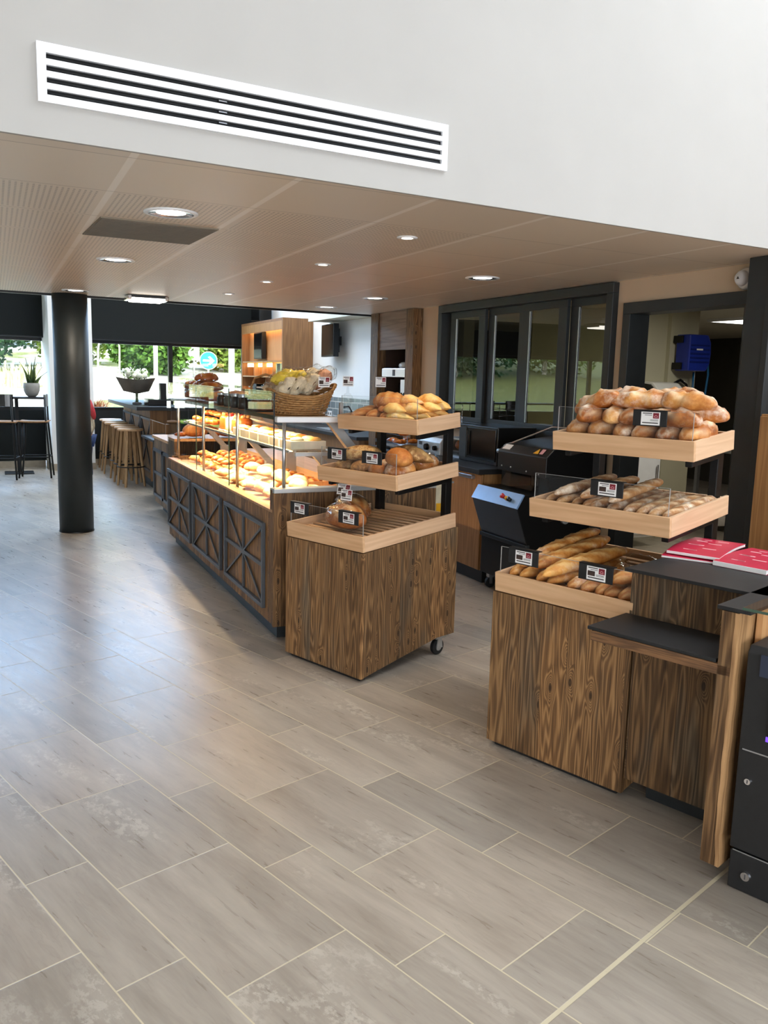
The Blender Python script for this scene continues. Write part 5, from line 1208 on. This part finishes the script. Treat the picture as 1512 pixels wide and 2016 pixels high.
# tiled splashback with stepped end
b = MB()
for k in range(5): b.box(4.385, 4.3995, 9.02, 12.2 if k < 4 else 12.2, .86 + .08 * k, .86 + .08 * (k + 1))
for k in range(5): b.box(4.385, 4.3995, 9.02, 9.9 - .13 * k, 1.26 + .08 * k, 1.26 + .08 * (k + 1))
t = tag(build('tiled_splashback', b, M['tilegrey']), 'grey tiled splashback stepping up towards the timber niche', 'splashback')
base = (4.1, 10.6, 0)
t = thing('back_counter', 'dark back counter with a sink below the grey tiles', 'counter', base)
b = MB(base); b.box(3.84, 4.384, 9.05, 12.18, .10, .82); build('counter_body', b, M['oakend'], t)
b = MB(base); b.box(3.86, 4.38, 9.1, 12.1, 0, .10); build('plinth', b, M['anth'], t)
b = MB(base); b.box(3.80, 4.384, 9.02, 12.18, .82, .86); build('counter_top', b, M['blackm'], t, bev=.003)
b = MB(base); b.box(3.92, 4.28, 10.2, 10.7, .861, .868); build('sink_rim', b, M['steel'], t)
b = MB(base); b.tube([(4.32, 10.45, .86), (4.32, 10.45, 1.1), (4.28, 10.45, 1.16), (4.2, 10.45, 1.15), (4.16, 10.45, 1.08)], .012, 8); build('tap', b, M['blackg'], t, smooth=True)
t = thing('wall_socket', 'white double socket on the grey tiles', 'socket', (4.384, 11.4, 1.02))
b = MB(); b.box(-.012, 0, -.08, .08, -.04, .04); build('socket_plate', b, M['china'], t, bev=.003)
b = MB(); b.cyl((-.0135, -.04, 0), (-.012, -.04, 0), .02); b.cyl((-.0135, .04, 0), (-.012, .04, 0), .02); build('socket_hole', b, M['ink'], t)

# ================================================================== BAR COUNTER, STOOLS, HIGH CHAIRS
base = (2.0, 12.9, 0)
t = thing('bar_counter', 'high bar counter with black top and oak end by the rear window', 'bar counter', base)
b = MB(base); b.box(1.895, 2.25, 11.5, 14.2, .10, 1.05); build('bar_body', b, M['wood'], t)
b = MB(base); b.box(1.865, 2.26, 11.47, 11.50, .10, 1.05); build('end_panel', b, M['oakend'], t)
b = MB(base); b.box(1.90, 2.24, 11.49, 14.18, 0, .10); build('plinth', b, M['anth'], t)
b = MB(base); b.box(1.66, 2.28, 11.22, 14.22, 1.052, 1.10); build('bar_top', b, M['blackm'], t, bev=.003)
for k in range(3):
    y0 = 11.56 + k * .88; y1 = y0 + .82; b = MB(base)
    b.box(1.875, 1.895, y0, y1, .2, .23); b.box(1.875, 1.895, y0, y1, .9, .93); b.box(1.875, 1.895, y0, y0 + .03, .23, .9); b.box(1.875, 1.895, y1 - .03, y1, .23, .9)
    for sg in (1, -1):
        ln = math.hypot(.76, .67); b.box(0, .014, -ln / 2, ln / 2, -.012, .012, Matrix.Translation((1.88, (y0 + y1) / 2, .565)) @ Matrix.Rotation(sg * math.atan2(.67, .76), 4, 'X'))
    build('cross_frame', b, M['iron'], t)
def make_stool():
    t = thing('bar_stool', 'x', 'stool', (0, 0, 0), 0, 'oak bar stools by the bar counter')
    b = MB(); b.lathe([(.0, .752), (.155, .752), (.168, .759), (.17, .775), (.163, .783), (0, .785)], 32); build('seat', b, M['beech'], t, smooth=False)
    for k in range(4):
        q = PI / 4 + k * PI / 2; c, s_ = math.cos(q), math.sin(q); b = MB()
        top = Vector((c * .115, s_ * .115, .752)); bot = Vector((c * .19, s_ * .19, .0)); ux = Vector((c, s_, 0)); uy = Vector((-s_, c, 0))
        def ring(p, a, d): return [tuple(p + ux * i * a + uy * j * d) for i, j in ((-1, -1), (1, -1), (1, 1), (-1, 1))]
        b.hexa(ring(bot, .012, .016), ring(top, .017, .026)); build('leg', b, M['stoolwood'], t, bev=.003)
    b = MB(); b.tube([(.182 * math.cos(2 * PI * k / 36), .182 * math.sin(2 * PI * k / 36), .27) for k in range(36)], .008, 6, True); build('foot_ring', b, M['black'], t, smooth=True)
    return t
st0 = make_stool()
for i, (x, y, lab) in enumerate(((1.66, 11.84, 'oak bar stool standing at the near end of bar counter'), (1.67, 12.25, 'oak bar stool second along the bar counter'), (1.68, 12.72, 'oak bar stool third along the bar counter'),
        (1.66, 13.30, 'oak bar stool set apart, first of the window-side three'), (1.68, 13.78, 'oak bar stool set apart, second of the window-side three'), (1.69, 14.22, 'oak bar stool set apart, closest to the rear window'))):
    if i == 0: st0.location = (x, y, 0); st0['label'] = lab; st0.rotation_euler.z = .25
    else: r_ = dup(st0, (x, y, 0), label=lab); r_.rotation_euler.z = .25 + .1 * i
t = thing('till_screen', 'black till screen on the corner of bar counter', 'till', (2.06, 11.72, 1.1005))
b = MB(); b.box(-.02, .06, -.06, .06, 0, .30); build('screen_tower', b, M['black'], t, bev=.006)
b = MB(); b.box(-.20, .1, -.16, .2, 0, .085); build('till_base', b, M['blackg'], t, bev=.006)
t = thing('bouquet', 'bouquet of white flowers in a dark paper wrap in a glass vase', 'bouquet', (1.78, 12.0, 1.1005))
b = MB(); b.lathe([(.06, 0), (.065, .01), (.05, .05), (.045, .14), (.052, .16), (.047, .16), (.04, .05), (0, .012)], 20); build('vase', b, M['glasscase'], t, smooth=True)
b = MB(); b.lathe([(.062, .001), (.064, .02), (.05, .03), (0, .03)], 16); build('vase_foot', b, M['ink'], t)
b = MB(); n = 28; vs = []; fs = []
for k in range(n):
    q = 2 * PI * k / n; f = 1 + .28 * math.cos(2 * q + .3) + .1 * math.sin(5 * q)
    vs += [(.03 * math.cos(q), .03 * math.sin(q), .15), (.13 * f * math.cos(q), .13 * f * math.sin(q), .18), (.20 * f * math.cos(q), .19 * f * math.sin(q), .30 + .05 * f)]
for k in range(n):
    a, c = 3 * k, 3 * ((k + 1) % n); fs += [(a, c, c + 1, a + 1), (a + 1, c + 1, c + 2, a + 2)]
b.add(vs, fs); build('paper_wrap', b, M['kraft'], t, smooth=True)
b = MB(); [b.tube([(.02 * math.cos(k), .02 * math.sin(k), .015), (.022 * math.cos(k + 2), .022 * math.sin(k + 2), .2)], .006, 6) for k in range(9)]; build('stems', b, M['leafd'], t)
b = MB(); rr = random.Random(5)
for k in range(16): b.ball((rr.uniform(-.13, .13), rr.uniform(-.13, .13), .37 + rr.uniform(0, .09)), .042, n=8)
build('flowers', b, M['petal'], t, smooth=True)
b = MB()
for k in range(80):
    q = rr.uniform(0, 6.28); r0 = rr.uniform(.02, .17); p = Vector((r0 * math.cos(q), r0 * math.sin(q), .33 + rr.uniform(0, .12))); a = Vector((rr.uniform(-1, 1), rr.uniform(-1, 1), rr.uniform(.2, 1))).normalized() * .05; c = a.orthogonal().normalized() * .014
    b.add([p, p + a * .5 + c, p + a, p + a * .5 - c], [(0, 1, 2, 3)])
build('leaves', b, M['leaf'], t)
# high ledge with the snake plant
base = (-.6, 13.9, 0)
t = thing('window_ledge', 'narrow black high table along the rear window', 'table', base)
b = MB(base); b.box(-2.6, .68, 13.52, 13.86, 1.105, 1.135); build('table_top', b, M['blackm'], t, bev=.003)
for x in (-2.4, -.9, .3):
    b = MB(base); b.box(x - .025, x + .025, 13.66, 13.71, .015, 1.105); build('leg', b, M['rubber'], t)
    b = MB(base); b.box(x - .2, x + .2, 13.5, 13.86, 0, .015); build('foot_plate', b, M['black'], t)
t = thing('snake_plant', 'snake plant in a round grey pot on the window ledge', 'plant', (.515, 13.66, 1.1355))
b = MB(); b.lathe([(.05, 0), (.085, .03), (.11, .09), (.115, .15), (.11, .205), (.10, .205), (.1, .15), (0, .14)], 28); build('pot', b, M['pot'], t, smooth=True)
for k in range(9):
    rr = random.Random(k + 11); q = k * 2.4; r0 = .02 + .035 * (k / 9); lean = .05 + .16 * (k / 9); h_ = .46 - .03 * k + rr.uniform(-.03, .03); b = MB(); vs = []; n = 8
    for i in range(n + 1):
        f = i / n; w_ = .036 * (math.sin(min(1, f * 1.15 + .18) * PI * .9) ** .7 if f < 1 else 0) * (1 - f ** 3); c = Vector((math.cos(q) * (r0 + lean * f * f), math.sin(q) * (r0 + lean * f * f), .14 + h_ * f)); tn = Vector((-math.sin(q + .6), math.cos(q + .6), 0)); nn = Vector((math.cos(q), math.sin(q), 0))
        vs += [c - tn * w_, c + nn * .006, c + tn * w_, c - nn * .003]
    fs = []
    for i in range(n):
        a = 4 * i; fs += [(a + j, a + (j + 1) % 4, a + 4 + (j + 1) % 4, a + 4 + j) for j in range(4)]
    b.add(vs, fs); build('leaf', b, M['leafd'], t, smooth=True)
def make_chair():
    t = thing('high_chair', 'x', 'bar chair', (0, 0, 0), 0, 'black high chairs with wooden seats by the window ledge')
    b = MB(); vs = []; n = 10        # seat dished, front = -x
    b.prism([(-.2, .80), (-.1, .792), (.1, .792), (.2, .80), (.2, .815), (.1, .807), (-.1, .807), (-.2, .815)], -.19, .19, 'y'); build('seat', b, M['oak'], t, bev=.01)
    b = MB(); b.prism([(.17 + .04 * math.cos(a) - .04, .185 * math.sin(a)) for a in [k * .2 for k in range(-6, 7)]] + [(.185 + .04 * math.cos(a) - .04, .19 * math.sin(a)) for a in [k * .2 for k in range(6, -7, -1)]], 1.02, 1.19, 'z'); build('backrest', b, M['blackg'], t, bev=.004)
    for sx, sy in ((-1, -1), (-1, 1), (1, -1), (1, 1)):
        b = MB(); top = (.16, sy * .15, 1.15) if sx > 0 else (-.15, sy * .15, .795); mid = (.165, sy * .155, .79) if sx > 0 else (-.16, sy * .155, .5)
        b.tube([(sx * .215, sy * .19, 0), mid, top], .013, 8); build('leg', b, M['black'], t, smooth=True)
    b = MB(); z = .30; b.tube([(-.19, -.175, z), (-.19, .175, z), (.195, .175, z), (.195, -.175, z)], .009, 6, True); build('foot_rail', b, M['black'], t, smooth=True)
    b = MB(); b.tube([(-.16, -.15, .78), (-.16, .15, .78), (.165, .15, .78), (.165, -.15, .78)], .01, 6, True); build('seat_frame', b, M['black'], t, smooth=True)
    return t
c0 = make_chair()
c0.location = (.52, 13.17, 0); c0['label'] = 'black high chair seen side-on next to the round column'; c0.rotation_euler.z = -.15
r_ = dup(c0, (.10, 13.05, 0), label='black high chair facing the window, seen from behind'); r_.rotation_euler.z = -PI / 2 - .2
r_ = dup(c0, (-.55, 13.1, 0), label='black high chair further along the window ledge'); r_.rotation_euler.z = -PI / 2 + .1

# ================================================================== THE PERSON half hidden by the column
def skinned(name, joints, bones, mat, parent, root=0, sub=2):
    me = bpy.data.meshes.new(name); me.from_pydata([j[:3] for j in joints], bones, [])
    o = bpy.data.objects.new(name, me); COL.objects.link(o); o.parent = parent
    sk = o.modifiers.new('skin', 'SKIN'); sk.use_smooth_shade = True
    for i, j in enumerate(joints):
        r = j[3] if isinstance(j[3], tuple) else (j[3], j[3])
        me.skin_vertices[0].data[i].radius = r
        me.skin_vertices[0].data[i].use_root = (i == root)
    s_ = o.modifiers.new('subd', 'SUBSURF'); s_.levels = sub; s_.render_levels = sub
    me.materials.append(mat); return o
pp = thing('person', 'person in cream knit top and jeans half hidden behind the round column', 'person', (1.125, 12.22, 0), R(60))
K = 1.20 / 1.72
def J(x, y, z, r): return (x * K, y * K, z * K, tuple(q * K for q in r) if isinstance(r, tuple) else r * K)
body = [J(0, 0, .95, .13), J(0, 0, 1.15, .12), J(0, 0, 1.36, .13), J(0, .0, 1.47, .055), J(0, .02, 1.54, .06), J(0, .03, 1.62, .095), J(0, .02, 1.69, .06)]
bones = [(0, 1), (1, 2), (2, 3), (3, 4), (4, 5), (5, 6)]
for sx in (-1, 1):
    i = len(body)
    body += [J(sx * .17, 0, 1.39, .055), J(sx * .235, -.03, 1.12, .042), J(sx * .24, .06, .90, .032), J(sx * .24, .08, .83, .034)]
    bones += [(2, i), (i, i + 1), (i + 1, i + 2), (i + 2, i + 3)]
    h = i + 3
    for k, (dx, dy, dz, ln) in enumerate(((-.026, .01, -.05, .05), (-.01, .016, -.06, .055), (.008, .016, -.058, .05), (.024, .012, -.05, .042))):
        n = len(body)
        body += [J(sx * .24 + dx * .8, .08 + dy, .83 + dz * .8, .010), J(sx * .24 + dx, .085 + dy, .83 + dz - ln * .55, .009), J(sx * .24 + dx, .10 + dy, .83 + dz - ln, .0075)]
        bones += [(h, n), (n, n + 1), (n + 1, n + 2)]
    n = len(body); body += [J(sx * .215, .12, .83, .011), J(sx * .21, .135, .80, .009)]; bones += [(h, n), (n, n + 1)]
    i = len(body)
    body += [J(sx * .09, 0, .90, .085), J(sx * .095, .01, .50, .055), J(sx * .095, -.02, .10, .038), J(sx * .10, .0, .035, .035), J(sx * .105, .13, .025, .026)]
    bones += [(0, i), (i, i + 1), (i + 1, i + 2), (i + 2, i + 3), (i + 3, i + 4)]
skinned('body', body, bones, M['skin'], pp)
sw = [J(0, 0, .93, .152), J(0, 0, 1.15, .14), J(0, 0, 1.36, .15), J(0, 0, 1.44, .085)]; sb = [(0, 1), (1, 2), (2, 3)]
for sx in (-1, 1):
    i = len(sw); sw += [J(sx * .175, 0, 1.39, .072), J(sx * .235, -.03, 1.12, .06), J(sx * .24, .055, .91, .046)]; sb += [(2, i), (i, i + 1), (i + 1, i + 2)]
skinned('knit_top', sw, sb, M['knit'], pp)
jn = [J(0, 0, .93, .142)]; jb = []
for sx in (-1, 1):
    i = len(jn); jn += [J(sx * .09, 0, .87, .105), J(sx * .095, .01, .50, .074), J(sx * .095, -.02, .12, .06)]; jb += [(0, i), (i, i + 1), (i + 1, i + 2)]
skinned('jeans', jn, jb, M['denim'], pp)
for sx in (-1, 1):
    skinned('sandal', [J(sx * .10, -.05, .03, .042), J(sx * .105, .06, .025, .042), J(sx * .108, .15, .022, .034)], [(0, 1), (1, 2)], M['bark'] if False else plain('brown_leather' + str(sx), C(120, 78, 50), .6), pp)
skinned('hair', [J(0, -.005, 1.655, .108), J(0, -.07, 1.56, .085), J(.02, -.12, 1.45, .07), J(.05, -.15, 1.33, .05), J(.06, -.15, 1.26, .02)], [(0, 1), (1, 2), (2, 3), (3, 4)], M['scarf'], pp)
for sx in (-1, 1):
    b = MB(); b.ball(tuple(q * K for q in (sx * .035, .122, 1.625)), .012 * K, n=8); build('eye', b, M['ink'], pp, smooth=True)
    b = MB(); b.ball(tuple(q * K for q in (sx * .1, .03, 1.60)), .012 * K, .022 * K, .032 * K, 8); build('ear', b, M['skin'], pp, smooth=True)
b = MB(); b.ball(tuple(q * K for q in (0, .13, 1.595)), .013 * K, .022 * K, .022 * K, 8); build('nose', b, M['skin'], pp, smooth=True)
b = MB(); b.ball(tuple(q * K for q in (0, .115, 1.555)), .026 * K, .01 * K, .008 * K, 8); build('mouth', b, M['scarf'], pp, smooth=True)

# ================================================================== OUTSIDE
b = MB(); vs = []; fs = []; nx, ny = 24, 20
def gz(x, y): return .35 + max(0, y - 16) * .093 + .12 * math.sin(x * .35) * min(1, max(0, y - 17) / 6)
for j in range(ny + 1):
    for i in range(nx + 1):
        x = -34 + 70 * i / nx; y = 16.25 + 44 * (j / ny) ** 1.3; vs.append((x, y, gz(x, y)))
for j in range(ny):
    for i in range(nx):
        a = j * (nx + 1) + i; fs.append((a, a + 1, a + nx + 2, a + nx + 1))
b.add(vs, fs); struct('ground_outside', b, M['gravel'], label='pale gravel and dry grass bank outside the rear windows')
def leaf_cloud(mb, c, r, n, size, rr, bottom=-1.0):
    for _ in range(n):
        while True:
            p = Vector((rr.uniform(-1, 1), rr.uniform(-1, 1), rr.uniform(bottom, 1)))
            if .35 < p.length < 1: break
        f = 1 + .22 * noise.noise(p * 2.2 + Vector(c))
        q = Vector((c[0] + p.x * r[0] * f, c[1] + p.y * r[1] * f, c[2] + p.z * r[2] * f))
        a = Vector((rr.uniform(-1, 1), rr.uniform(-1, 1), rr.uniform(-.6, .8))).normalized() * size; d = a.orthogonal().normalized() * size * .42
        mb.add([q, q + a * .5 + d, q + a, q + a * .5 - d], [(0, 1, 2, 3)])
def shrub(x, y, r, mat, label, n=6000, size=.17, lift=.0):
    rr = random.Random(int(x * 10 + y)); z = gz(x, y)
    t = thing('shrub', label, 'shrub', (x, y, z), 0, 'shrubs outside the rear windows')
    b = MB(); leaf_cloud(b, (0, 0, r[2] * .95 + lift), r, n, size, rr); build('foliage', b, mat, t)
    b = MB()
    for k in range(3): b.tube([(.05 * k, 0, -.1), (.12 * (k - 1), .05, r[2] * .5 + lift), (.3 * (k - 1), .1 * k, r[2] * 1.1 + lift)], [.05, .035, .015], 6)
    build('stems', b, M['bark'], t)
for x, y, r, mt, lab in ((-9, 30, (3.2, 2, 2.4), 'leafb', 'deep green shrub far along the bank, away from the column'), (-4.5, 31, (3.0, 2, 2.6), 'leaf', 'broad green shrub opposite the outer window panes'), (-.6, 29, (2.2, 1.6, 2.2), 'leafb', 'deep green shrub behind the pale reeds and snake plant'),
        (2.6, 30, (1.7, 1.4, 2.0), 'leafy', 'light green shrub showing beside the round column'), (4.6, 27, (1.45, 1.2, 1.15), 'leaf', 'rounded bright shrub in the middle of window behind the bar'), (7.3, 29, (1.6, 1.3, 1.5), 'leafy', 'yellow-green shrub to the bar side of the window post'),
        (9.4, 32, (2.4, 1.6, 2.2), 'leaf', 'green shrub behind the blue traffic sign'), (13.5, 33, (2.6, 1.8, 2.6), 'leafy', 'light shrub behind the oak wall cabinet side of window'), (-14, 31, (3.5, 2, 2.6), 'leaf', 'large shrub at the far end of the bank')):
    shrub(x, y, r, M[mt], lab)
def tree(x, y, h, r, mat, label):
    rr = random.Random(int(x * 7 + y)); t = thing('tree', label, 'tree', (x, y, gz(x, y)), 0, 'trees beyond the bank')
    b = MB(); leaf_cloud(b, (0, 0, h * .85), r, 8000, .28, rr); build('crown', b, mat, t)
    b = MB(); b.tube([(0, 0, -.2), (.1, 0, h * .4), (-.05, .1, h * .8), (.1, 0, h * 1.1)], [.16, .13, .1, .04], 8); b.tube([(.05, 0, h * .45), (.6, .2, h * .75), (.9, .3, h)], [.08, .06, .03], 6); build('trunk', b, M['bark'], t)
for x, y, h, r, mt, lab in ((-13, 38, 5, (5, 3, 4), 'leafb', 'dark green tree far along the bank'), (-5, 38, 4.6, (5, 3, 4), 'leafb', 'dark green tree behind the outer window panes'), (1.8, 39, 4.6, (4.4, 3, 3.8), 'leafb', 'dark green tree behind the pale reeds'), (7.5, 40, 4.4, (4.2, 3, 3.6), 'leaf', 'green tree behind the rounded shrub'),
        (13, 40, 4.4, (4.5, 3, 3.8), 'leafb', 'dark tree behind the blue traffic sign'), (19, 41, 4.6, (5, 3, 4), 'leaf', 'green tree beyond the oak wall cabinet')):
    tree(x, y, h, r, M[mt], lab)
for k, (x, y) in enumerate(((2.72, 25.5), (3.4, 26.2))):
    t = thing('young_tree', ('slim young tree with a pale stem beside the round column', 'slim leaning young tree near the rounded shrub')[k], 'tree', (x, y, gz(x, y)))
    b = MB(); b.tube([(0, 0, -.1), (.02, 0, .8), (.12 * (1 - 2 * k) + .05, 0, 1.6), (.3 * (1 - 2 * k) + .1, .1, 2.6)], [.03, .026, .02, .01], 7); build('trunk', b, M['bark'], t, smooth=True)
    b = MB(); leaf_cloud(b, (.1, 0, 2.0), (.7, .6, .7), 160, .14, random.Random(k)); build('crown', b, M['leafy'], t)
b = MB(); rr = random.Random(9)
for k in range(300):
    x = rr.uniform(-3.4, 1.9); y = rr.uniform(23, 25); h_ = rr.uniform(.3, .55); z = gz(x, y); w_ = .012
    b.add([(x - w_, y, z), (x + w_, y, z), (x + w_ + rr.uniform(-.06, .06), y, z + h_), (x + rr.uniform(-.06, .06), y + .01, z + h_ + .04)], [(0, 1, 2, 3)])
o = tag(build('reeds', b, M['reed']), 'pale reeds standing in a band before the deep green shrubs', 'reeds'); o['kind'] = 'stuff'
for q, (x, y, mt, lab, hh, nn) in enumerate(((2.0, 19.5, 'rust', 'rust-coloured grass tuft outside by the round column', .26, 240), (1.1, 19.2, 'leafy', 'low green tuft under the window with snake plant', .16, 160), (3.8, 20.5, 'reed', 'pale dry tuft beyond the bouquet', .2, 160), (5.2, 22.0, 'reed', 'pale dry tuft beyond the till screen', .2, 160))):
    rr = random.Random(q); b = MB()
    for k in range(nn):
        a = rr.uniform(0, 6.28); d = rr.uniform(.05, .5); p0 = Vector((rr.uniform(-.2, .2), rr.uniform(-.15, .15), 0)); p1 = p0 + Vector((math.cos(a) * d, math.sin(a) * d * .6, hh * rr.uniform(.5, 1.2))); c = Vector((-math.sin(a), math.cos(a), 0)) * .012
        b.add([p0 - c, p0 + c, p1], [(0, 1, 2)])
    tag(build('grass_tuft', b, M[mt], None, T(x, y, gz(x, y) - .02)), lab, 'grass tuft', 'grass tufts on the bank')
def sign_post(name, x, y, top, label, cat):
    t = thing(name, label, cat, (x, y, gz(x, y)))
    b = MB(); b.cyl((0, .03, -.1), (0, .03, top - gz(x, y)), .03, n=12); build('post', b, M['steel'], t, smooth=True); return t
sx, sy, sz = 6.0, 26.0, 1.925
t = sign_post('traffic_sign', sx, sy, 2.1, 'round blue traffic sign with a white arrow outside the rear window', 'traffic sign'); lz = sz - gz(sx, sy)
b = MB(); b.cyl((0, -.01, lz), (0, .0, lz), .272, n=48); build('white_rim', b, M['paper'], t)
b = MB(); b.cyl((0, -.014, lz), (0, -.0105, lz), .255, n=48); build('blue_disc', b, M['signblue'], t)
b = MB(); b.prism([(-.17, lz - .03), (.06, lz - .03), (-.02, lz - .11), (.045, lz - .13), (.185, lz), (.045, lz + .13), (-.02, lz + .11), (.06, lz + .03), (-.17, lz + .03)], -.019, -.0145, 'y'); build('white_arrow', b, M['paper'], t)
t = sign_post('notice_board', 5.62, 26.3, 2.2, 'blank white rectangular sign behind the blue traffic sign', 'sign'); lz = 2.12 - gz(5.62, 26.3)
b = MB(); b.box(-.17, .17, -.012, 0, lz - .2, lz + .2); build('sign_plate', b, M['paper'], t, bev=.01)
for k, (x, y, r, lab) in enumerate(((4.25, 25.0, .06, 'white lamp post outside behind the bouquet'), (7.1, 27.5, .10, 'white lamp post outside next to the oak wall cabinet'))):
    t = thing('lamp_post', lab, 'lamp post', (x, y, gz(x, y)), 0, 'white posts outside')
    b = MB(); b.cyl((0, 0, -.1), (0, 0, 3.4), r, n=20); build('post', b, M['china'], t, smooth=True)
    b = MB(); b.lathe([(r, 3.4), (r * 2.4, 3.45), (r * 2.4, 3.6), (0, 3.7)], 20); build('lamp_head', b, M['china'], t, smooth=True)

# ================================================================== LIGHT
w = bpy.data.worlds.new('sky'); scn.world = w; w.use_nodes = True
nt = w.node_tree; nt.nodes.clear()
tc = nt.nodes.new('ShaderNodeTexCoord'); sp = nt.nodes.new('ShaderNodeSeparateXYZ'); rp = nt.nodes.new('ShaderNodeValToRGB')
# hazy daylight: neutral white overhead and to the south (-y), bluer towards the north (+y)
rp.color_ramp.elements[0].position = .2; rp.color_ramp.elements[0].color = (.90, .95, 1.0, 1)
rp.color_ramp.elements[1].position = .8; rp.color_ramp.elements[1].color = (.84, 1.3, 2.05, 1)
bg = nt.nodes.new('ShaderNodeBackground'); bg.inputs[1].default_value = 9.0
wo = nt.nodes.new('ShaderNodeOutputWorld')
nt.links.new(tc.outputs['Generated'], sp.inputs[0]); nt.links.new(sp.outputs[1], rp.inputs[0]); nt.links.new(rp.outputs[0], bg.inputs[0]); nt.links.new(bg.outputs[0], wo.inputs[0])
def area(name, loc, rot, sx, sy, energy, col=(1, 1, 1), portal=False, spread=None):
    l = bpy.data.lights.new(name, 'AREA'); l.shape = 'RECTANGLE'; l.size = sx; l.size_y = sy; l.energy = energy; l.color = col
    if spread: l.spread = spread
    if portal: l.cycles.is_portal = True
    o = bpy.data.objects.new(name, l); COL.objects.link(o); o.location = loc; o.rotation_euler = rot; return o
area('skylight_portal', (4.09, .4, 5.15), (0, 0, 0), 2.18, 4.0, 1, portal=True)
area('facade_portal', (0, -4.36, 1.25), (R(90), 0, 0), 6.0, 2.5, 1, portal=True)
area('back_skylight_portal', (2.5, 11.5, 4.19), (0, 0, 0), 2.2, 3.0, 1, portal=True)
o = area('window_portal', (0, 0, 0), (0, 0, 0), 3.2, 1.05, 1, portal=True); o.matrix_world = MR @ T(2.96, .2, 1.47, 0, -PI / 2)
o = area('window_portal', (0, 0, 0), (0, 0, 0), 5.5, 1.05, 1, portal=True); o.matrix_world = MR @ T(-2.03, .2, 1.47, 0, -PI / 2)
o = area('upper_window_portal', (0, 0, 0), (0, 0, 0), 9.3, 1.1, 1, portal=True); o.matrix_world = MR @ T(-.1, .2, 3.56, 0, -PI / 2)
def spot(loc, e, ang, blend=.6, col=(1, .78, .52), rad=.03):
    l = bpy.data.lights.new('downlight', 'SPOT'); l.energy = e; l.spot_size = R(ang); l.spot_blend = blend; l.color = col; l.shadow_soft_size = rad
    o = bpy.data.objects.new('downlight', l); COL.objects.link(o); o.location = loc; return o
for x, y, _ in SMALL: spot((x, y, CZ - .012), 22, 75)
for x, y, _ in BIG: spot((x, y, CZ - .02), 13, 140, 1.0, (1, .86, .68), .06)
area('led_top', (1.545, 6.25, 1.286), (0, R(-18), 0), .02, 3.1, 26, (1, .80, .52), spread=R(125))
area('led_mid', (1.585, 6.1, 1.103), (0, R(-14), 0), .02, 2.8, 26, (1, .80, .52), spread=R(125))
area('led_cabinet', (4.0, 13.35, 2.33), (0, R(-10), 0), .02, 2.0, 6, (1, .66, .30))
area('led_niche', (4.02, 13.35, 1.722), (0, R(-20), 0), .02, 2.0, 4, (1, .66, .30))
area('kitchen_panel', (7.75, 7.08, 2.262), (0, 0, 0), .58, .58, 16, (1, .96, .86))
area('kitchen_fill', (5.6, 4.9, 2.28), (0, 0, 0), .3, 1.2, 20, (1, .95, .82))  # added fill without a fitting, brightens the kitchen near the doorway

# ================================================================== CAMERA
cam = bpy.data.cameras.new('camera'); co = bpy.data.objects.new('camera', cam); COL.objects.link(co); scn.camera = co
yaw, pit, rol = R(24.828), R(9.055), R(1.461)
cy, sy_ = math.cos(yaw), math.sin(yaw)
r_ = Vector((cy, -sy_, 0)); f_ = Vector((sy_, cy, 0)); u_ = Vector((0, 0, 1))
f2 = f_ * math.cos(pit) - u_ * math.sin(pit); u2 = u_ * math.cos(pit) + f_ * math.sin(pit)
r3 = r_ * math.cos(rol) + u2 * math.sin(rol); u3 = u2 * math.cos(rol) - r_ * math.sin(rol)
mw = Matrix.Identity(4)
for i in range(3): mw[i][0] = r3[i]; mw[i][1] = u3[i]; mw[i][2] = -f2[i]; mw[i][3] = (0, 0, H)[i]
co.matrix_world = mw
cam.sensor_fit = 'VERTICAL'; cam.sensor_height = 36.0; cam.lens = 1660.2 / 2016 * 36.0; cam.clip_start = .05; cam.clip_end = 300
vs_ = scn.view_settings; vs_.view_transform = 'Standard'; vs_.look = 'None'; vs_.exposure = 0.08; vs_.gamma = 1.0; vs_.use_curve_mapping = False
cy_ = scn.cycles
cy_.max_bounces = 10; cy_.diffuse_bounces = 5; cy_.glossy_bounces = 4; cy_.transparent_max_bounces = 24; cy_.transmission_bounces = 4
cy_.sample_clamp_indirect = 6.0; cy_.caustics_reflective = False; cy_.caustics_refractive = False
cy_.use_denoising = True; cy_.use_adaptive_sampling = True; cy_.adaptive_threshold = .015
